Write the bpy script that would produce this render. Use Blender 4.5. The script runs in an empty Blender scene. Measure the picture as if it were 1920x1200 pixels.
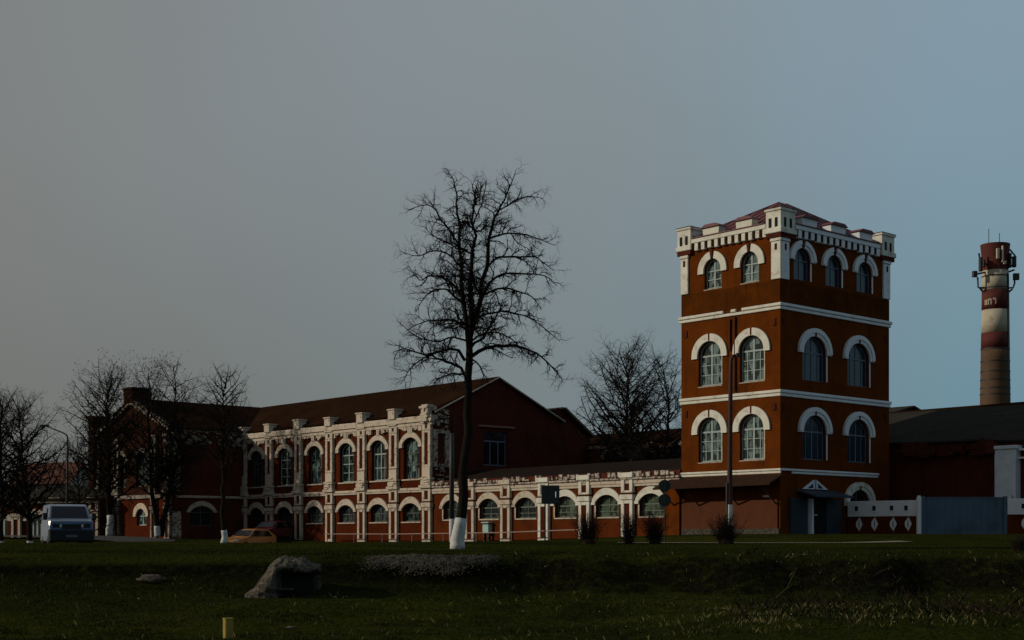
import bpy, math, random
from mathutils import Vector, Matrix, noise
R = math.radians
rnd = random.Random(7)
SC = bpy.context.scene
COL = SC.collection
F = 2655.0; HY = 1010.0           # focal length in pixels of the 1920 wide photograph, row of the horizon
TH = R(41.63)
DL = Vector((-math.sin(TH), math.cos(TH), 0)); DR = Vector((math.cos(TH), math.sin(TH), 0))
CORNER = Vector((13.26, 70.0, 0))

def at(x, y, Y): return Vector(((x - 960) / F * Y, Y, (HY - y) / F * Y))
def sm(a, b, x):
    t = max(0.0, min(1.0, (x - a) / (b - a))); return t * t * (3 - 2 * t)
def frame(o, s):                   # local axes: X along the wall, Y into the wall, Z up
    s = Vector(s).normalized(); n = Vector((-s.y, s.x, 0))
    return Matrix(((s.x, n.x, 0, o[0]), (s.y, n.y, 0, o[1]), (0, 0, 1, o[2]), (0, 0, 0, 1)))
MA = frame(CORNER, -DL)            # all lit facades (tower left face, gallery, hall)
MR = frame(CORNER, DR)             # tower right face

# ------------------------------------------------------------------ materials
def nodes(name):
    m = bpy.data.materials.new(name); m.use_nodes = True
    nt = m.node_tree; return m, nt, nt.nodes['Principled BSDF']
def N(nt, t, **kw):
    n = nt.nodes.new(t)
    for k, v in kw.items(): setattr(n, k, v)
    return n
def noise_fac(nt, scale, detail=5, lo=.35, hi=.65, coord='Object', stretch=None, rough=.6):
    tc = N(nt, 'ShaderNodeTexCoord'); src = tc.outputs[coord]
    if stretch:
        mp = N(nt, 'ShaderNodeMapping'); mp.inputs['Scale'].default_value = stretch
        nt.links.new(src, mp.inputs[0]); src = mp.outputs[0]
    t = N(nt, 'ShaderNodeTexNoise'); t.inputs['Scale'].default_value = scale; t.inputs['Detail'].default_value = detail
    t.inputs['Roughness'].default_value = rough
    nt.links.new(src, t.inputs['Vector'])
    r = N(nt, 'ShaderNodeMapRange'); r.inputs[1].default_value = lo; r.inputs[2].default_value = hi
    nt.links.new(t.outputs['Fac'], r.inputs[0]); return r.outputs[0]
def mixc(nt, fac, a, b, blend='MIX'):
    m = N(nt, 'ShaderNodeMix', data_type='RGBA', blend_type=blend)
    if hasattr(fac, 'links') or hasattr(fac, 'is_output'): nt.links.new(fac, m.inputs[0])
    else: m.inputs[0].default_value = fac
    for s, v in ((6, a), (7, b)):
        if isinstance(v, tuple): m.inputs[s].default_value = (*v, 1)
        else: nt.links.new(v, m.inputs[s])
    return m.outputs[2]
def mulf(nt, a, b):
    m = N(nt, 'ShaderNodeMath', operation='MULTIPLY')
    for i, v in enumerate((a, b)):
        if isinstance(v, (int, float)): m.inputs[i].default_value = v
        else: nt.links.new(v, m.inputs[i])
    return m.outputs[0]
def bump(nt, p, h, strength=.4, dist=.02):
    b = N(nt, 'ShaderNodeBump'); b.inputs['Strength'].default_value = strength; b.inputs['Distance'].default_value = dist
    nt.links.new(h, b.inputs['Height']); nt.links.new(b.outputs[0], p.inputs['Normal'])
def mat(name, c1, c2=None, scale=3, rough=.8, spec=.3, metal=0, lo=.35, hi=.65, bs=.3, bd=.01, c3=None, s3=.6, lo3=.5, hi3=.7, stretch=None, bscale=None):
    m, nt, p = nodes(name)
    if c2:
        f = noise_fac(nt, scale, 6, lo, hi, stretch=stretch); c = mixc(nt, f, c1, c2)
        if c3: c = mixc(nt, noise_fac(nt, s3, 7, lo3, hi3, stretch=stretch), c, c3)
        nt.links.new(c, p.inputs['Base Color'])
        if bs: bump(nt, p, noise_fac(nt, bscale or scale * 4, 5, .2, .8), bs, bd)
    else: p.inputs['Base Color'].default_value = (*c1, 1)
    p.inputs['Roughness'].default_value = rough; p.inputs['Metallic'].default_value = metal
    p.inputs['Specular IOR Level'].default_value = spec
    return m
def brick_mat(name, c1, c2, mortar, stain, lo=.5, hi=.72, amt=.3, streak=.85):
    m, nt, p = nodes(name)
    tc = N(nt, 'ShaderNodeTexCoord'); sp = N(nt, 'ShaderNodeSeparateXYZ'); cb = N(nt, 'ShaderNodeCombineXYZ')
    ad = N(nt, 'ShaderNodeMath', operation='ADD')
    nt.links.new(tc.outputs['Object'], sp.inputs[0])
    nt.links.new(sp.outputs[0], ad.inputs[0]); nt.links.new(sp.outputs[1], ad.inputs[1])
    nt.links.new(ad.outputs[0], cb.inputs[0]); nt.links.new(sp.outputs[2], cb.inputs[1])
    b = N(nt, 'ShaderNodeTexBrick'); b.inputs['Scale'].default_value = 1
    b.inputs['Brick Width'].default_value = .27; b.inputs['Row Height'].default_value = .085; b.inputs['Mortar Size'].default_value = .009
    b.inputs['Color1'].default_value = (*c1, 1); b.inputs['Color2'].default_value = (*c2, 1); b.inputs['Mortar'].default_value = (*mortar, 1)
    nt.links.new(cb.outputs[0], b.inputs['Vector'])
    flat = mixc(nt, noise_fac(nt, .9, 6, .3, .7), c1, c2)
    c = mixc(nt, amt, flat, b.outputs['Color'])
    c = mixc(nt, mulf(nt, noise_fac(nt, .55, 8, lo, hi, rough=.7), streak), c, stain)
    c = mixc(nt, mulf(nt, noise_fac(nt, 1.6, 6, .55, .8, stretch=(1.6, 1.6, .12)), streak), c, stain)
    nt.links.new(c, p.inputs['Base Color']); p.inputs['Roughness'].default_value = 1; p.inputs['Specular IOR Level'].default_value = .02
    bump(nt, p, b.outputs['Fac'], -.25, .01)
    return m
def pane_mat(name, dark, pale, amount, rough=.12):
    """dark glass with pale patches in its colour standing for reflections and curtains"""
    m, nt, p = nodes(name)
    tc = N(nt, 'ShaderNodeTexCoord'); oi = N(nt, 'ShaderNodeObjectInfo')
    sp = N(nt, 'ShaderNodeSeparateXYZ'); cb = N(nt, 'ShaderNodeCombineXYZ')
    nt.links.new(tc.outputs['Object'], sp.inputs[0])
    nt.links.new(sp.outputs[0], cb.inputs[0]); nt.links.new(sp.outputs[2], cb.inputs[1])
    ml = N(nt, 'ShaderNodeMath', operation='MULTIPLY'); ml.inputs[1].default_value = 57.0
    nt.links.new(oi.outputs['Random'], ml.inputs[0]); nt.links.new(ml.outputs[0], cb.inputs[2])
    v = N(nt, 'ShaderNodeTexVoronoi', distance='CHEBYCHEV'); v.inputs['Scale'].default_value = 3.4
    mp = N(nt, 'ShaderNodeMapping'); mp.inputs['Scale'].default_value = (1.5, .75, 1)
    nt.links.new(cb.outputs[0], mp.inputs[0]); nt.links.new(mp.outputs[0], v.inputs['Vector'])
    s2 = N(nt, 'ShaderNodeSeparateColor'); nt.links.new(v.outputs['Color'], s2.inputs[0])
    r = N(nt, 'ShaderNodeMapRange'); r.inputs[1].default_value = 1 - amount; r.inputs[2].default_value = 1.0 - amount * .55
    nt.links.new(s2.outputs[0], r.inputs[0])
    n = N(nt, 'ShaderNodeTexNoise'); n.inputs['Scale'].default_value = 2.2; nt.links.new(cb.outputs[0], n.inputs['Vector'])
    c = mixc(nt, mulf(nt, r.outputs[0], n.outputs['Fac']), dark, pale)
    nt.links.new(c, p.inputs['Base Color']); p.inputs['Roughness'].default_value = rough; p.inputs['Specular IOR Level'].default_value = .5
    return m
M = {}
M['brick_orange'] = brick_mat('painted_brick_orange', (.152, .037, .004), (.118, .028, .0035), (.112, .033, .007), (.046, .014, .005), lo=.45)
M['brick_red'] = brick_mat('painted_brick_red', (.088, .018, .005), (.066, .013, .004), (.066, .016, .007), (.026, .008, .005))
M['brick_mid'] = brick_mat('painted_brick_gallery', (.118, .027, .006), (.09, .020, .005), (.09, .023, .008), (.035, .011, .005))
M['brick_band'] = brick_mat('weathered_brick_band', (.115, .030, .003), (.088, .024, .003), (.09, .027, .005), (.024, .009, .004), lo=.42)
M['brick_shade'] = brick_mat('shaded_brick', (.045, .016, .008), (.03, .011, .006), (.035, .018, .012), (.014, .008, .006))  # dark brick: tree shade on the upper wing put into the colour
M['white_shade'] = mat('shaded_plaster', (.30, .26, .21), (.2, .17, .135), 2.4, lo=.3, hi=.7, c3=(.05, .035, .025), s3=3.1, lo3=.45, hi3=.65, bs=.5, bd=.03)  # dimmed plaster: the same tree shade in the wing trim's colour
M['brick_dark'] = brick_mat('old_dark_brick', (.115, .028, .017), (.075, .019, .013), (.08, .036, .026), (.03, .013, .01))
M['brick_box'] = mat('painted_render', (.105, .036, .016), (.082, .028, .013), 2, spec=.05, lo=.3, hi=.7, c3=(.05, .025, .015), s3=1.1, lo3=.62, hi3=.8)
M['white'] = mat('white_paint', (.74, .72, .62), (.62, .59, .49), 2.2, c3=(.26, .2, .14), s3=2.4, lo3=.56, hi3=.78, bs=.25)
M['white_worn'] = mat('worn_white_paint', (.60, .51, .40), (.47, .39, .30), 2.4, lo=.3, hi=.7, c3=(.14, .08, .055), s3=3.1, lo3=.54, hi3=.74, bs=.5, bd=.03)
M['white_broken'] = mat('broken_plaster', (.58, .53, .44), (.36, .29, .22), 4, c3=(.07, .03, .02), s3=5, lo3=.47, hi3=.6, bs=.6, bd=.04)
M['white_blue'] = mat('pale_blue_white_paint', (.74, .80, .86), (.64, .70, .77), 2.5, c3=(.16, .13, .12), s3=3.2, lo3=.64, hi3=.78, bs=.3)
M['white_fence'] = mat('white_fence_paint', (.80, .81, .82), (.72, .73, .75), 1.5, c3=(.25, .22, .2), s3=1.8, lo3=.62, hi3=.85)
M['frame_w'] = mat('window_paint', (.35, .43, .40), (.27, .33, .31), 5, bs=0, rough=.6)
M['frame_g'] = mat('window_paint_green', (.15, .18, .14), (.10, .12, .09), 5, bs=0, rough=.6)
M['frame_b'] = mat('window_paint_grey', (.16, .20, .26), (.12, .15, .2), 5, bs=0, rough=.6)
M['frame_d'] = mat('window_paint_dark', (.10, .10, .09), (.06, .06, .055), 5, bs=0, rough=.6)
M['glass_lit'] = pane_mat('window_glass_pale', (.006, .014, .014), (.25, .37, .34), .62)
M['glass_dim'] = pane_mat('window_glass_dim', (.006, .011, .010), (.09, .14, .11), .5)
M['glass_green'] = pane_mat('window_glass_green', (.010, .018, .012), (.15, .20, .13), .8)
M['glass_blue'] = pane_mat('window_glass_blue', (.010, .024, .040), (.02, .045, .065), .5, .2)
M['glass_dark'] = mat('dark_glass', (.006, .008, .011), rough=.12, spec=.5)
M['void'] = mat('dark_doorway', (.006, .006, .007), (.012, .011, .011), 2, rough=.9, bs=0)
M['roof_brown'] = mat('rusty_sheet_roof', (.026, .0125, .007), (.019, .0095, .0055), 1.6, spec=0, c3=(.038, .017, .008), s3=.35, lo3=.5, hi3=.75, rough=.95, stretch=(1, 1, .4))
M['roof_grey'] = mat('grey_slate_roof', (.040, .036, .027), (.030, .027, .020), 1.2, spec=.05, c3=(.034, .028, .019), s3=.3, lo3=.5, hi3=.75, rough=.95)
M['roof_dark'] = mat('tarred_roof', (.020, .012, .008), (.014, .009, .007), 1.4, spec=.05, rough=1)
M['roof_red'] = mat('red_metal_roof', (.17, .045, .045), (.13, .03, .034), 1.3, rough=.6, spec=.3, bs=.1)
M['canopy'] = mat('canopy_sheet', (.045, .022, .013), (.032, .016, .010), 2.2, spec=.05, rough=.9)
M['metal_grey'] = mat('grey_painted_metal', (.085, .14, .20), (.07, .12, .17), 1.2, rough=.55, spec=.3, c3=(.055, .085, .115), s3=.9, bs=.08)
M['metal_door'] = mat('dark_metal_door', (.030, .042, .056), (.022, .033, .044), 1.4, rough=.6)
M['steel_dark'] = mat('dark_steel', (.022, .02, .022), (.035, .028, .024), 6, rough=.6, spec=.4, bs=.1)
M['pole_rust'] = mat('rusty_pole', (.055, .018, .012), (.035, .015, .012), 5, rough=.7)
M['sign_back'] = mat('sign_back_metal', (.020, .028, .026), (.028, .036, .032), 3, rough=.5)
M['bark'] = mat('tree_bark', (.014, .011, .009), (.022, .018, .014), 9, rough=1, spec=.02, bs=.6, bd=.03, stretch=(1, 1, .25))
M['twig'] = mat('twig_bark', (.010, .008, .007), (.016, .012, .009), 6, rough=1, spec=.1, bs=0)
M['twig_bud'] = mat('budding_twigs', (.016, .016, .007), (.026, .024, .010), 3, rough=.9, spec=.1, bs=0)
M['shrub'] = mat('shrub_stems', (.016, .010, .007), (.024, .015, .010), 5, rough=.9, spec=.1, bs=0)
M['whitewash'] = mat('whitewash', (.60, .60, .57), (.5, .5, .47), 5, c3=(.25, .24, .21), s3=6, lo3=.58, hi3=.75, bs=.5, bd=.02)
M['chim_white'] = mat('chimney_white', (.50, .44, .33), (.40, .35, .26), 1, c3=(.2, .15, .1), s3=.8, lo3=.6, hi3=.8)
M['chim_red'] = mat('chimney_red', (.105, .020, .013), (.08, .016, .011), 1, c3=(.07, .02, .015), s3=.7)
M['chim_tan'] = mat('chimney_brick', (.11, .062, .032), (.085, .047, .025), 1.2, c3=(.09, .05, .03), s3=.6)
M['asphalt'] = mat('asphalt', (.045, .045, .044), (.06, .059, .056), 2.5, rough=.95, c3=(.03, .03, .03), s3=.4, bs=.4, bscale=60)
M['path'] = mat('dusty_path', (.24, .2, .14), (.17, .14, .1), 2, rough=.95)
M['concrete'] = mat('rough_concrete', (.24, .20, .145), (.06, .05, .036), 9, lo=.35, hi=.6, rough=.95, bs=1, bd=.06, c3=(.05, .045, .035), s3=4, lo3=.55, hi3=.7)
M['gravel'] = mat('grey_gravel', (.105, .096, .078), (.03, .027, .022), 9, rough=1, spec=.02, bs=.5)
M['yellow'] = mat('yellow_paint', (.30, .215, .03), (.23, .16, .025), 5, rough=.6)
M['teal'] = mat('pale_teal_paint', (.36, .52, .46), (.3, .44, .4), 4, rough=.6)
M['rail'] = mat('pale_pipe_paint', (.34, .24, .2), (.26, .17, .14), 4, rough=.7)
M['pink'] = mat('faded_pink_lintel', (.34, .15, .13), (.24, .1, .09), 4)
M['van_paint'] = mat('pale_van_paint', (.20, .23, .29), (.18, .21, .26), 2, rough=.28, spec=.5, bs=0)
M['van_blue'] = mat('blue_van_paint', (.11, .17, .34), (.1, .15, .3), 2, rough=.35, spec=.5, bs=0)
M['car_orange'] = mat('orange_car_paint', (.62, .27, .09), (.56, .245, .08), 2, rough=.3, spec=.5, bs=0)
M['car_maroon'] = mat('maroon_car_paint', (.13, .022, .026), (.11, .02, .022), 2, rough=.3, spec=.5, bs=0)
M['rubber'] = mat('tyre_rubber', (.012, .012, .012), (.018, .018, .018), 6, rough=.9)
M['black'] = mat('black_plastic', (.012, .012, .014), (.018, .018, .02), 6, rough=.6)
M['lamp'] = mat('headlamp_glass', (.5, .52, .54), rough=.15, spec=.6)
M['plate'] = mat('number_plate', (.16, .16, .16), (.1, .1, .1), 9, bs=0)
M['house_orange'] = mat('orange_tile_roof', (.13, .04, .018), (.09, .03, .014), 2)
M['house_white'] = mat('house_wall', (.5, .44, .36), (.4, .35, .29), 1.5)
M['dry'] = mat('dry_grass', (.19, .165, .07), (.10, .09, .036), 1, rough=1, spec=.02, bs=0)
M['blade'] = mat('grass_blades', (.020, .025, .005), (.012, .016, .004), .6, rough=1, spec=.02, bs=0, c3=(.03, .026, .010), s3=2.2, lo3=.6, hi3=.75)
M['leaf'] = mat('dead_leaves', (.24, .22, .17), (.14, .12, .085), 3, bs=0)

def ground_mat():
    m, nt, p = nodes('grass_ground')
    c = mixc(nt, noise_fac(nt, .35, 8, .35, .65), (.036, .041, .006), (.020, .026, .006))
    c = mixc(nt, noise_fac(nt, 1.7, 8, .55, .72), c, (.017, .013, .008))
    c = mixc(nt, mulf(nt, noise_fac(nt, 14, 5, .45, .7), .55), c, (.005, .006, .002))
    c = mixc(nt, mulf(nt, noise_fac(nt, .09, 4, .5, .62), .6), c, (.050, .050, .010))
    ge = N(nt, 'ShaderNodeNewGeometry'); sz = N(nt, 'ShaderNodeSeparateXYZ'); nt.links.new(ge.outputs['Normal'], sz.inputs[0])
    sl = N(nt, 'ShaderNodeMapRange', interpolation_type='SMOOTHSTEP'); sl.inputs[1].default_value = .985; sl.inputs[2].default_value = .90; nt.links.new(sz.outputs[2], sl.inputs[0])
    c = mixc(nt, mulf(nt, sl.outputs[0], noise_fac(nt, 3.2, 7, .25, .5)), c, mixc(nt, noise_fac(nt, 9, 6, .4, .7), (.006, .006, .003), (.014, .012, .007)))
    nt.links.new(c, p.inputs['Base Color']); p.inputs['Roughness'].default_value = 1; p.inputs['Specular IOR Level'].default_value = 0
    bump(nt, p, noise_fac(nt, 6, 9, .2, .8), 1, .12)
    return m
M['ground'] = ground_mat()

# ------------------------------------------------------------------ mesh collecting
class MB:
    def __init__(s): s.v = []; s.f = []
    def add(s, vs, fs):
        o = len(s.v); s.v += [tuple(v) for v in vs]; s.f += [tuple(i + o for i in f) for f in fs]
    def box(s, x0, x1, y0, y1, z0, z1):
        s.add([(x0, y0, z0), (x1, y0, z0), (x1, y1, z0), (x0, y1, z0), (x0, y0, z1), (x1, y0, z1), (x1, y1, z1), (x0, y1, z1)],
              [(0, 3, 2, 1), (4, 5, 6, 7), (0, 1, 5, 4), (1, 2, 6, 5), (2, 3, 7, 6), (3, 0, 4, 7)])
    def cbox(s, x0, x1, y0, y1, z0, z1, c=.02):     # a box with its top and front edges worn off
        s.add([(x0, y0 + c, z0), (x1, y0 + c, z0), (x1, y1, z0), (x0, y1, z0),
               (x0 + c, y0, z0 + c), (x1 - c, y0, z0 + c), (x1 - c, y0, z1 - c), (x0 + c, y0, z1 - c),
               (x0, y0 + c, z1), (x1, y0 + c, z1), (x1, y1, z1), (x0, y1, z1)],
              [(0, 3, 2, 1), (8, 9, 10, 11), (4, 5, 6, 7), (0, 1, 5, 4), (7, 6, 9, 8), (0, 4, 7, 8), (5, 1, 9, 6), (1, 2, 10, 9), (2, 3, 11, 10), (3, 0, 8, 11)])
    def prism(s, poly, y0, y1):                      # poly in (x, z), extruded along y
        n = len(poly)
        s.add([(x, y0, z) for x, z in poly] + [(x, y1, z) for x, z in poly],
              [tuple(range(n))] + [tuple(range(2 * n - 1, n - 1, -1))] + [(i, i + n, (i + 1) % n + n, (i + 1) % n) for i in range(n)])
    def poly(s, pts): s.add(pts, [tuple(range(len(pts)))])
    def tube(s, pts, rad, n=6, cap=True):
        pts = [Vector(p) for p in pts]; rings = []; o = len(s.v)
        up = None
        for i, p in enumerate(pts):
            t = (pts[min(i + 1, len(pts) - 1)] - pts[max(i - 1, 0)])
            if t.length < 1e-9: t = Vector((0, 0, 1))
            t.normalize()
            if up is None: up = Vector((1, 0, 0)) if abs(t.x) < .9 else Vector((0, 1, 0))
            a = (up - t * up.dot(t))
            if a.length < 1e-6: a = t.orthogonal()
            a.normalize(); b = t.cross(a); up = a
            r = rad[i] if isinstance(rad, (list, tuple)) else rad
            for k in range(n):
                an = 2 * math.pi * k / n
                s.v.append(tuple(p + (a * math.cos(an) + b * math.sin(an)) * r))
        for i in range(len(pts) - 1):
            for k in range(n):
                s.f.append((o + i * n + k, o + i * n + (k + 1) % n, o + (i + 1) * n + (k + 1) % n, o + (i + 1) * n + k))
        if cap and n > 2:
            s.f.append(tuple(o + k for k in range(n - 1, -1, -1))); e = o + (len(pts) - 1) * n
            s.f.append(tuple(e + k for k in range(n)))
    def mesh(s, name, m, smooth=False):
        me = bpy.data.meshes.new(name); me.from_pydata(s.v, [], s.f); me.materials.append(m)
        if smooth:
            for p in me.polygons: p.use_smooth = True
        return me
    def build(s, name, m, parent=None, mw=None, smooth=False):
        return link(name, s.mesh(name, m, smooth), parent, mw)
WM = {}
def link(name, data, parent=None, mw=None):
    o = bpy.data.objects.new(name, data); COL.objects.link(o)
    mw = mw if mw is not None else Matrix.Identity(4)
    WM[o] = mw.copy()
    if parent: o.parent = parent; o.matrix_basis = WM[parent].inverted() @ mw
    else: o.matrix_basis = mw
    return o
def tag(o, label=None, cat=None, group=None, kind=None):
    for k, v in (('label', label), ('category', cat), ('group', group), ('kind', kind)):
        if v: o[k] = v
    return o
def thing(name, label, cat, mw, group=None): return tag(link(name, None, None, mw), label, cat, group)
def T(*a): return Matrix.Translation(Vector(a))
def copy_part(o, parent, mw):
    c = o.copy(); COL.objects.link(c); c.parent = parent; WM[c] = mw.copy()
    c.matrix_basis = WM[parent].inverted() @ mw if parent else mw
    return c

# ------------------------------------------------------------------ walls with arched openings
def arch(cx, w, zs, rise, n=14):                     # from right spring to left spring
    h = w / 2
    if rise > .36 * w: return [(cx + h * math.cos(math.pi * i / n), zs + rise * math.sin(math.pi * i / n)) for i in range(n + 1)]
    if rise < .01: return [(cx + h, zs), (cx - h, zs)]
    Rr = (h * h + rise * rise) / (2 * rise); a = math.asin(h / Rr)
    return [(cx + Rr * math.sin(a - 2 * a * i / n), zs + rise - Rr + Rr * math.cos(a - 2 * a * i / n)) for i in range(n + 1)]
def wall(mb, x0, x1, rows, y=0.0, depth=.24):
    for z0, z1, ops in rows:
        if not ops: mb.poly([(x0, y, z0), (x1, y, z0), (x1, y, z1), (x0, y, z1)]); continue
        ops = sorted(ops); e = [x0] + [(ops[i][0] + ops[i][1] / 2 + ops[i + 1][0] - ops[i + 1][1] / 2) / 2 for i in range(len(ops) - 1)] + [x1]
        for i, (cx, w, zb, zs, rise) in enumerate(ops):
            a, b, l, r = e[i], e[i + 1], cx - w / 2, cx + w / 2
            q = lambda xa, xb, za, zc: mb.poly([(xa, y, za), (xb, y, za), (xb, y, zc), (xa, y, zc)])
            q(a, l, z0, z1); q(r, b, z0, z1)
            if zb > z0 + .001: q(l, r, z0, zb)
            ap = arch(cx, w, zs, rise)
            for (xa, za), (xb, zc) in zip(ap, ap[1:]):
                mb.poly([(xb, y, zc), (xa, y, za), (xa, y, z1), (xb, y, z1)])
            c = [(l, zb), (r, zb)] + ap
            for (xa, za), (xb, zc) in zip(c, c[1:] + c[:1]):
                if (xa, za) != (xb, zc): mb.poly([(xa, y, za), (xa, y + depth, za), (xb, y + depth, zc), (xb, y, zc)])
def frame_mesh(w, h, rise, t, cols, trans, mname, name='window'):
    """timber window: rim along the opening, upright bars and cross bars; origin at the middle of the sill"""
    mb = MB(); top = arch(0, w, h, rise); c = [(-w / 2, 0), (w / 2, 0)] + top
    ti = arch(0, w - 2 * t, h, max(rise - t, .0)) if rise > .02 else [(w / 2 - t, h - t), (-w / 2 + t, h - t)]
    ci = [(-w / 2 + t, t), (w / 2 - t, t)] + ti
    n = len(c)
    for i in range(n):
        j = (i + 1) % n
        mb.add([(c[i][0], 0, c[i][1]), (c[j][0], 0, c[j][1]), (ci[j][0], 0, ci[j][1]), (ci[i][0], 0, ci[i][1]),
                (ci[j][0], .06, ci[j][1]), (ci[i][0], .06, ci[i][1])], [(0, 1, 2, 3), (3, 2, 4, 5)])
    def ztop(x):
        for (xa, za), (xb, zc) in zip(top, top[1:]):
            if xb <= x <= xa and xa > xb: return zc + (za - zc) * (x - xb) / (xa - xb)
        return h
    for k, (x, b, zt) in enumerate(cols): mb.box(x - b / 2, x + b / 2, .004 + .002 * k, .055, t * .5, (zt if zt else ztop(x) - t * .5))
    for z, b in trans:
        xw = w / 2 - t * .5
        if z > h: xw = max(.05, min(xw, math.sqrt(max(0, 1 - ((z - h) / max(rise, .01)) ** 2)) * w / 2 - t * .3))
        mb.box(-xw, xw, -.006, .05, z - b / 2, z + b / 2)
    return mb.mesh(name, M[mname])
def pane_mesh(w, h, rise, mname):
    mb = MB(); top = arch(0, w, h, rise); mb.poly([(x, 0, z) for x, z in [(-w / 2, 0), (w / 2, 0)] + top]); return mb.mesh('pane', M[mname])
def surround_mesh(w, zs, rise, band, leg, out, mname, gap=.09, lip=False, crown=None):
    """white arch of two halves with a slit for the key brick; origin at the middle of the sill"""
    mb = MB(); a = arch(0, w, zs, rise, 20); b = arch(0, w + 2 * band, zs, rise + (crown or band), 20)
    n = len(a)
    for i in range(n - 1):
        xm = (b[i][0] + b[i + 1][0]) / 2
        if abs(xm) < gap: continue
        q = [a[i], b[i], b[i + 1], a[i + 1]]
        mb.prism([(x, z) for x, z in q], -out, .02)
        if lip:
            f = .45; q2 = [(a[j][0] + (b[j][0] - a[j][0]) * f, a[j][1] + (b[j][1] - a[j][1]) * f) for j in (i, i + 1)]
            mb.prism([q2[0], b[i], b[i + 1], q2[1]], -out - .05, -out + .001)
    if leg:
        for sgn in (-1, 1):
            x0, x1 = sorted((sgn * w / 2, sgn * (w / 2 + band))); mb.box(x0, x1, -out, .02, zs - leg, zs - .002)
    return mb.mesh('arch_surround', M[mname])
def window(parent, MW, cx, zb, fm, pm, sm_=None, depth=.16, label=None, key=None, sill=None, jamb=None):
    f = link('window', fm, parent, MW @ T(cx, depth, zb)); link('pane', pm, f, MW @ T(cx, depth + .035, zb))
    if sm_: link('arch_surround', sm_, f, MW @ T(cx, 0, zb))
    if key:
        k = MB(); k.cbox(-.055, .055, -key[2], .02, key[0], key[1]); k.build('keystone', M['brick_dark'], f, MW @ T(cx, 0, zb))
    if sill:                                         # half width, out, bottom, top, material
        k = MB(); k.cbox(-sill[0], sill[0], -sill[1], .05, sill[2], sill[3]); k.build('window_sill', M[sill[4]], f, MW @ T(cx, 0, zb))
    if jamb:                                         # x0, x1, top, material
        k = MB(); k.box(jamb[0], jamb[1], -.03, .02, .01, jamb[2]); k.build('window_jamb', M[jamb[3]], f, MW @ T(cx, 0, zb))
    if label: f['label'] = label
    return f

# ================================================================== ground
def lip(X): return 35.2 + .5 * math.sin(X * .7) + .35 * math.sin(X * 1.9 + 1)
def gz(X, Y, fine=True):
    z = -.42 + .25 * sm(48, 62, Y)
    z += .40 * sm(60, 68, Y) * sm(-2, 11, X)
    z += .40 * sm(96, 103, Y) * sm(-20, -26, X)
    z -= .42 * sm(60, 64, Y) * (1 - sm(97, 101, Y)) * sm(-7, -12, X)
    z -= .27 * sm(82, 90, Y) * (1 - sm(98, 102, Y)) * sm(-10, -13, X)
    w = sm(-7.6, -6.1, X)                             # the bank is steep to the right and eases off to the left
    steep = .95 * sm(35.5, 32.6, Y + 35.2 - lip(X)) + .42 * sm(33, 26, Y)
    soft = 1.37 * sm(40, 25.5, Y)
    z -= (steep * w + soft * (1 - w))
    z += .42 * sm(1.5, 5, X) * sm(12, 8, X) * sm(30.5, 27, Y) * sm(19, 24, Y)
    if fine and Y < 60:
        k = sm(60, 36, Y)
        z += k * (.05 * noise.noise((X * .5, Y * .5, 0)) + .03 * noise.noise((X * 1.7, Y * 1.7, 3)))
        z += sm(38, 34, Y) * (.05 * noise.noise((X * 2.6, Y * 2.6, 7)) + .03 * noise.noise((X * 6, Y * 6, 9)))
    return z
xs = []; x = -600.0
while x < 600:
    xs.append(x); a = abs(x); x += .16 if a < 15 else (.6 if a < 30 else (2 if a < 60 else 60))
ys = []; y = -40.0
while y < 1500:
    ys.append(y); y += 4 if y < 20 else (.16 if y < 40 else (.6 if y < 62 else (1.2 if y < 112 else (10 if y < 200 else 120))))
gv = [(X, Y, gz(X, Y)) for Y in ys for X in xs]; nx = len(xs)
gf = [(j * nx + i, j * nx + i + 1, (j + 1) * nx + i + 1, (j + 1) * nx + i) for j in range(len(ys) - 1) for i in range(nx - 1)]
g = MB(); g.v = gv; g.f = gf
tag(g.build('ground', M['ground'], smooth=True), kind='structure')

def ribbon(name, pts, wid, m, lift=.012, step=.7):
    mb = MB(); P = [Vector((p[0], p[1], 0)) for p in pts]; fine = []
    for a, b in zip(P, P[1:]):
        n = max(1, int((b - a).length / step)); fine += [a.lerp(b, i / n) for i in range(n)]
    fine.append(P[-1]); K = max(2, int(wid / .8)); rows = []
    for i, p in enumerate(fine):
        t = (fine[min(i + 1, len(fine) - 1)] - fine[max(0, i - 1)]).normalized(); s = Vector((-t.y, t.x, 0))
        for k in range(K + 1):
            ww = wid * (1 + .12 * noise.noise((p.x * .6, p.y * .6, k * 3.1))) if k in (0, K) else wid
            q = p + s * ww * (k / K - .5); mb.v.append((q.x, q.y, gz(q.x, q.y) + lift))
    for i in range(len(fine) - 1):
        for k in range(K):
            a = i * (K + 1) + k; mb.f.append((a, a + K + 1, a + K + 2, a + 1))
    return tag(mb.build(name, m, smooth=True), kind='structure')
ribbon('road', [(-75, 66), (-30, 66), (-19, 68), (-14.5, 74), (-15, 84), (-17.5, 95), (-19, 98)], 7.0, M['asphalt'], .03)
ribbon('pavement', [(-60, 104), (-32, 101.5), (-24, 99.6)], 1.6, M['asphalt'], .02)
ribbon('path', [(4.5, 60.6), (9, 60.0), (14, 60.2), (17.2, 61.8)], .9, M['path'], .014)
ribbon('path', [(-10.5, 80), (-5, 81), (-3, 81.5)], .8, M['path'], .014)

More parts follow.
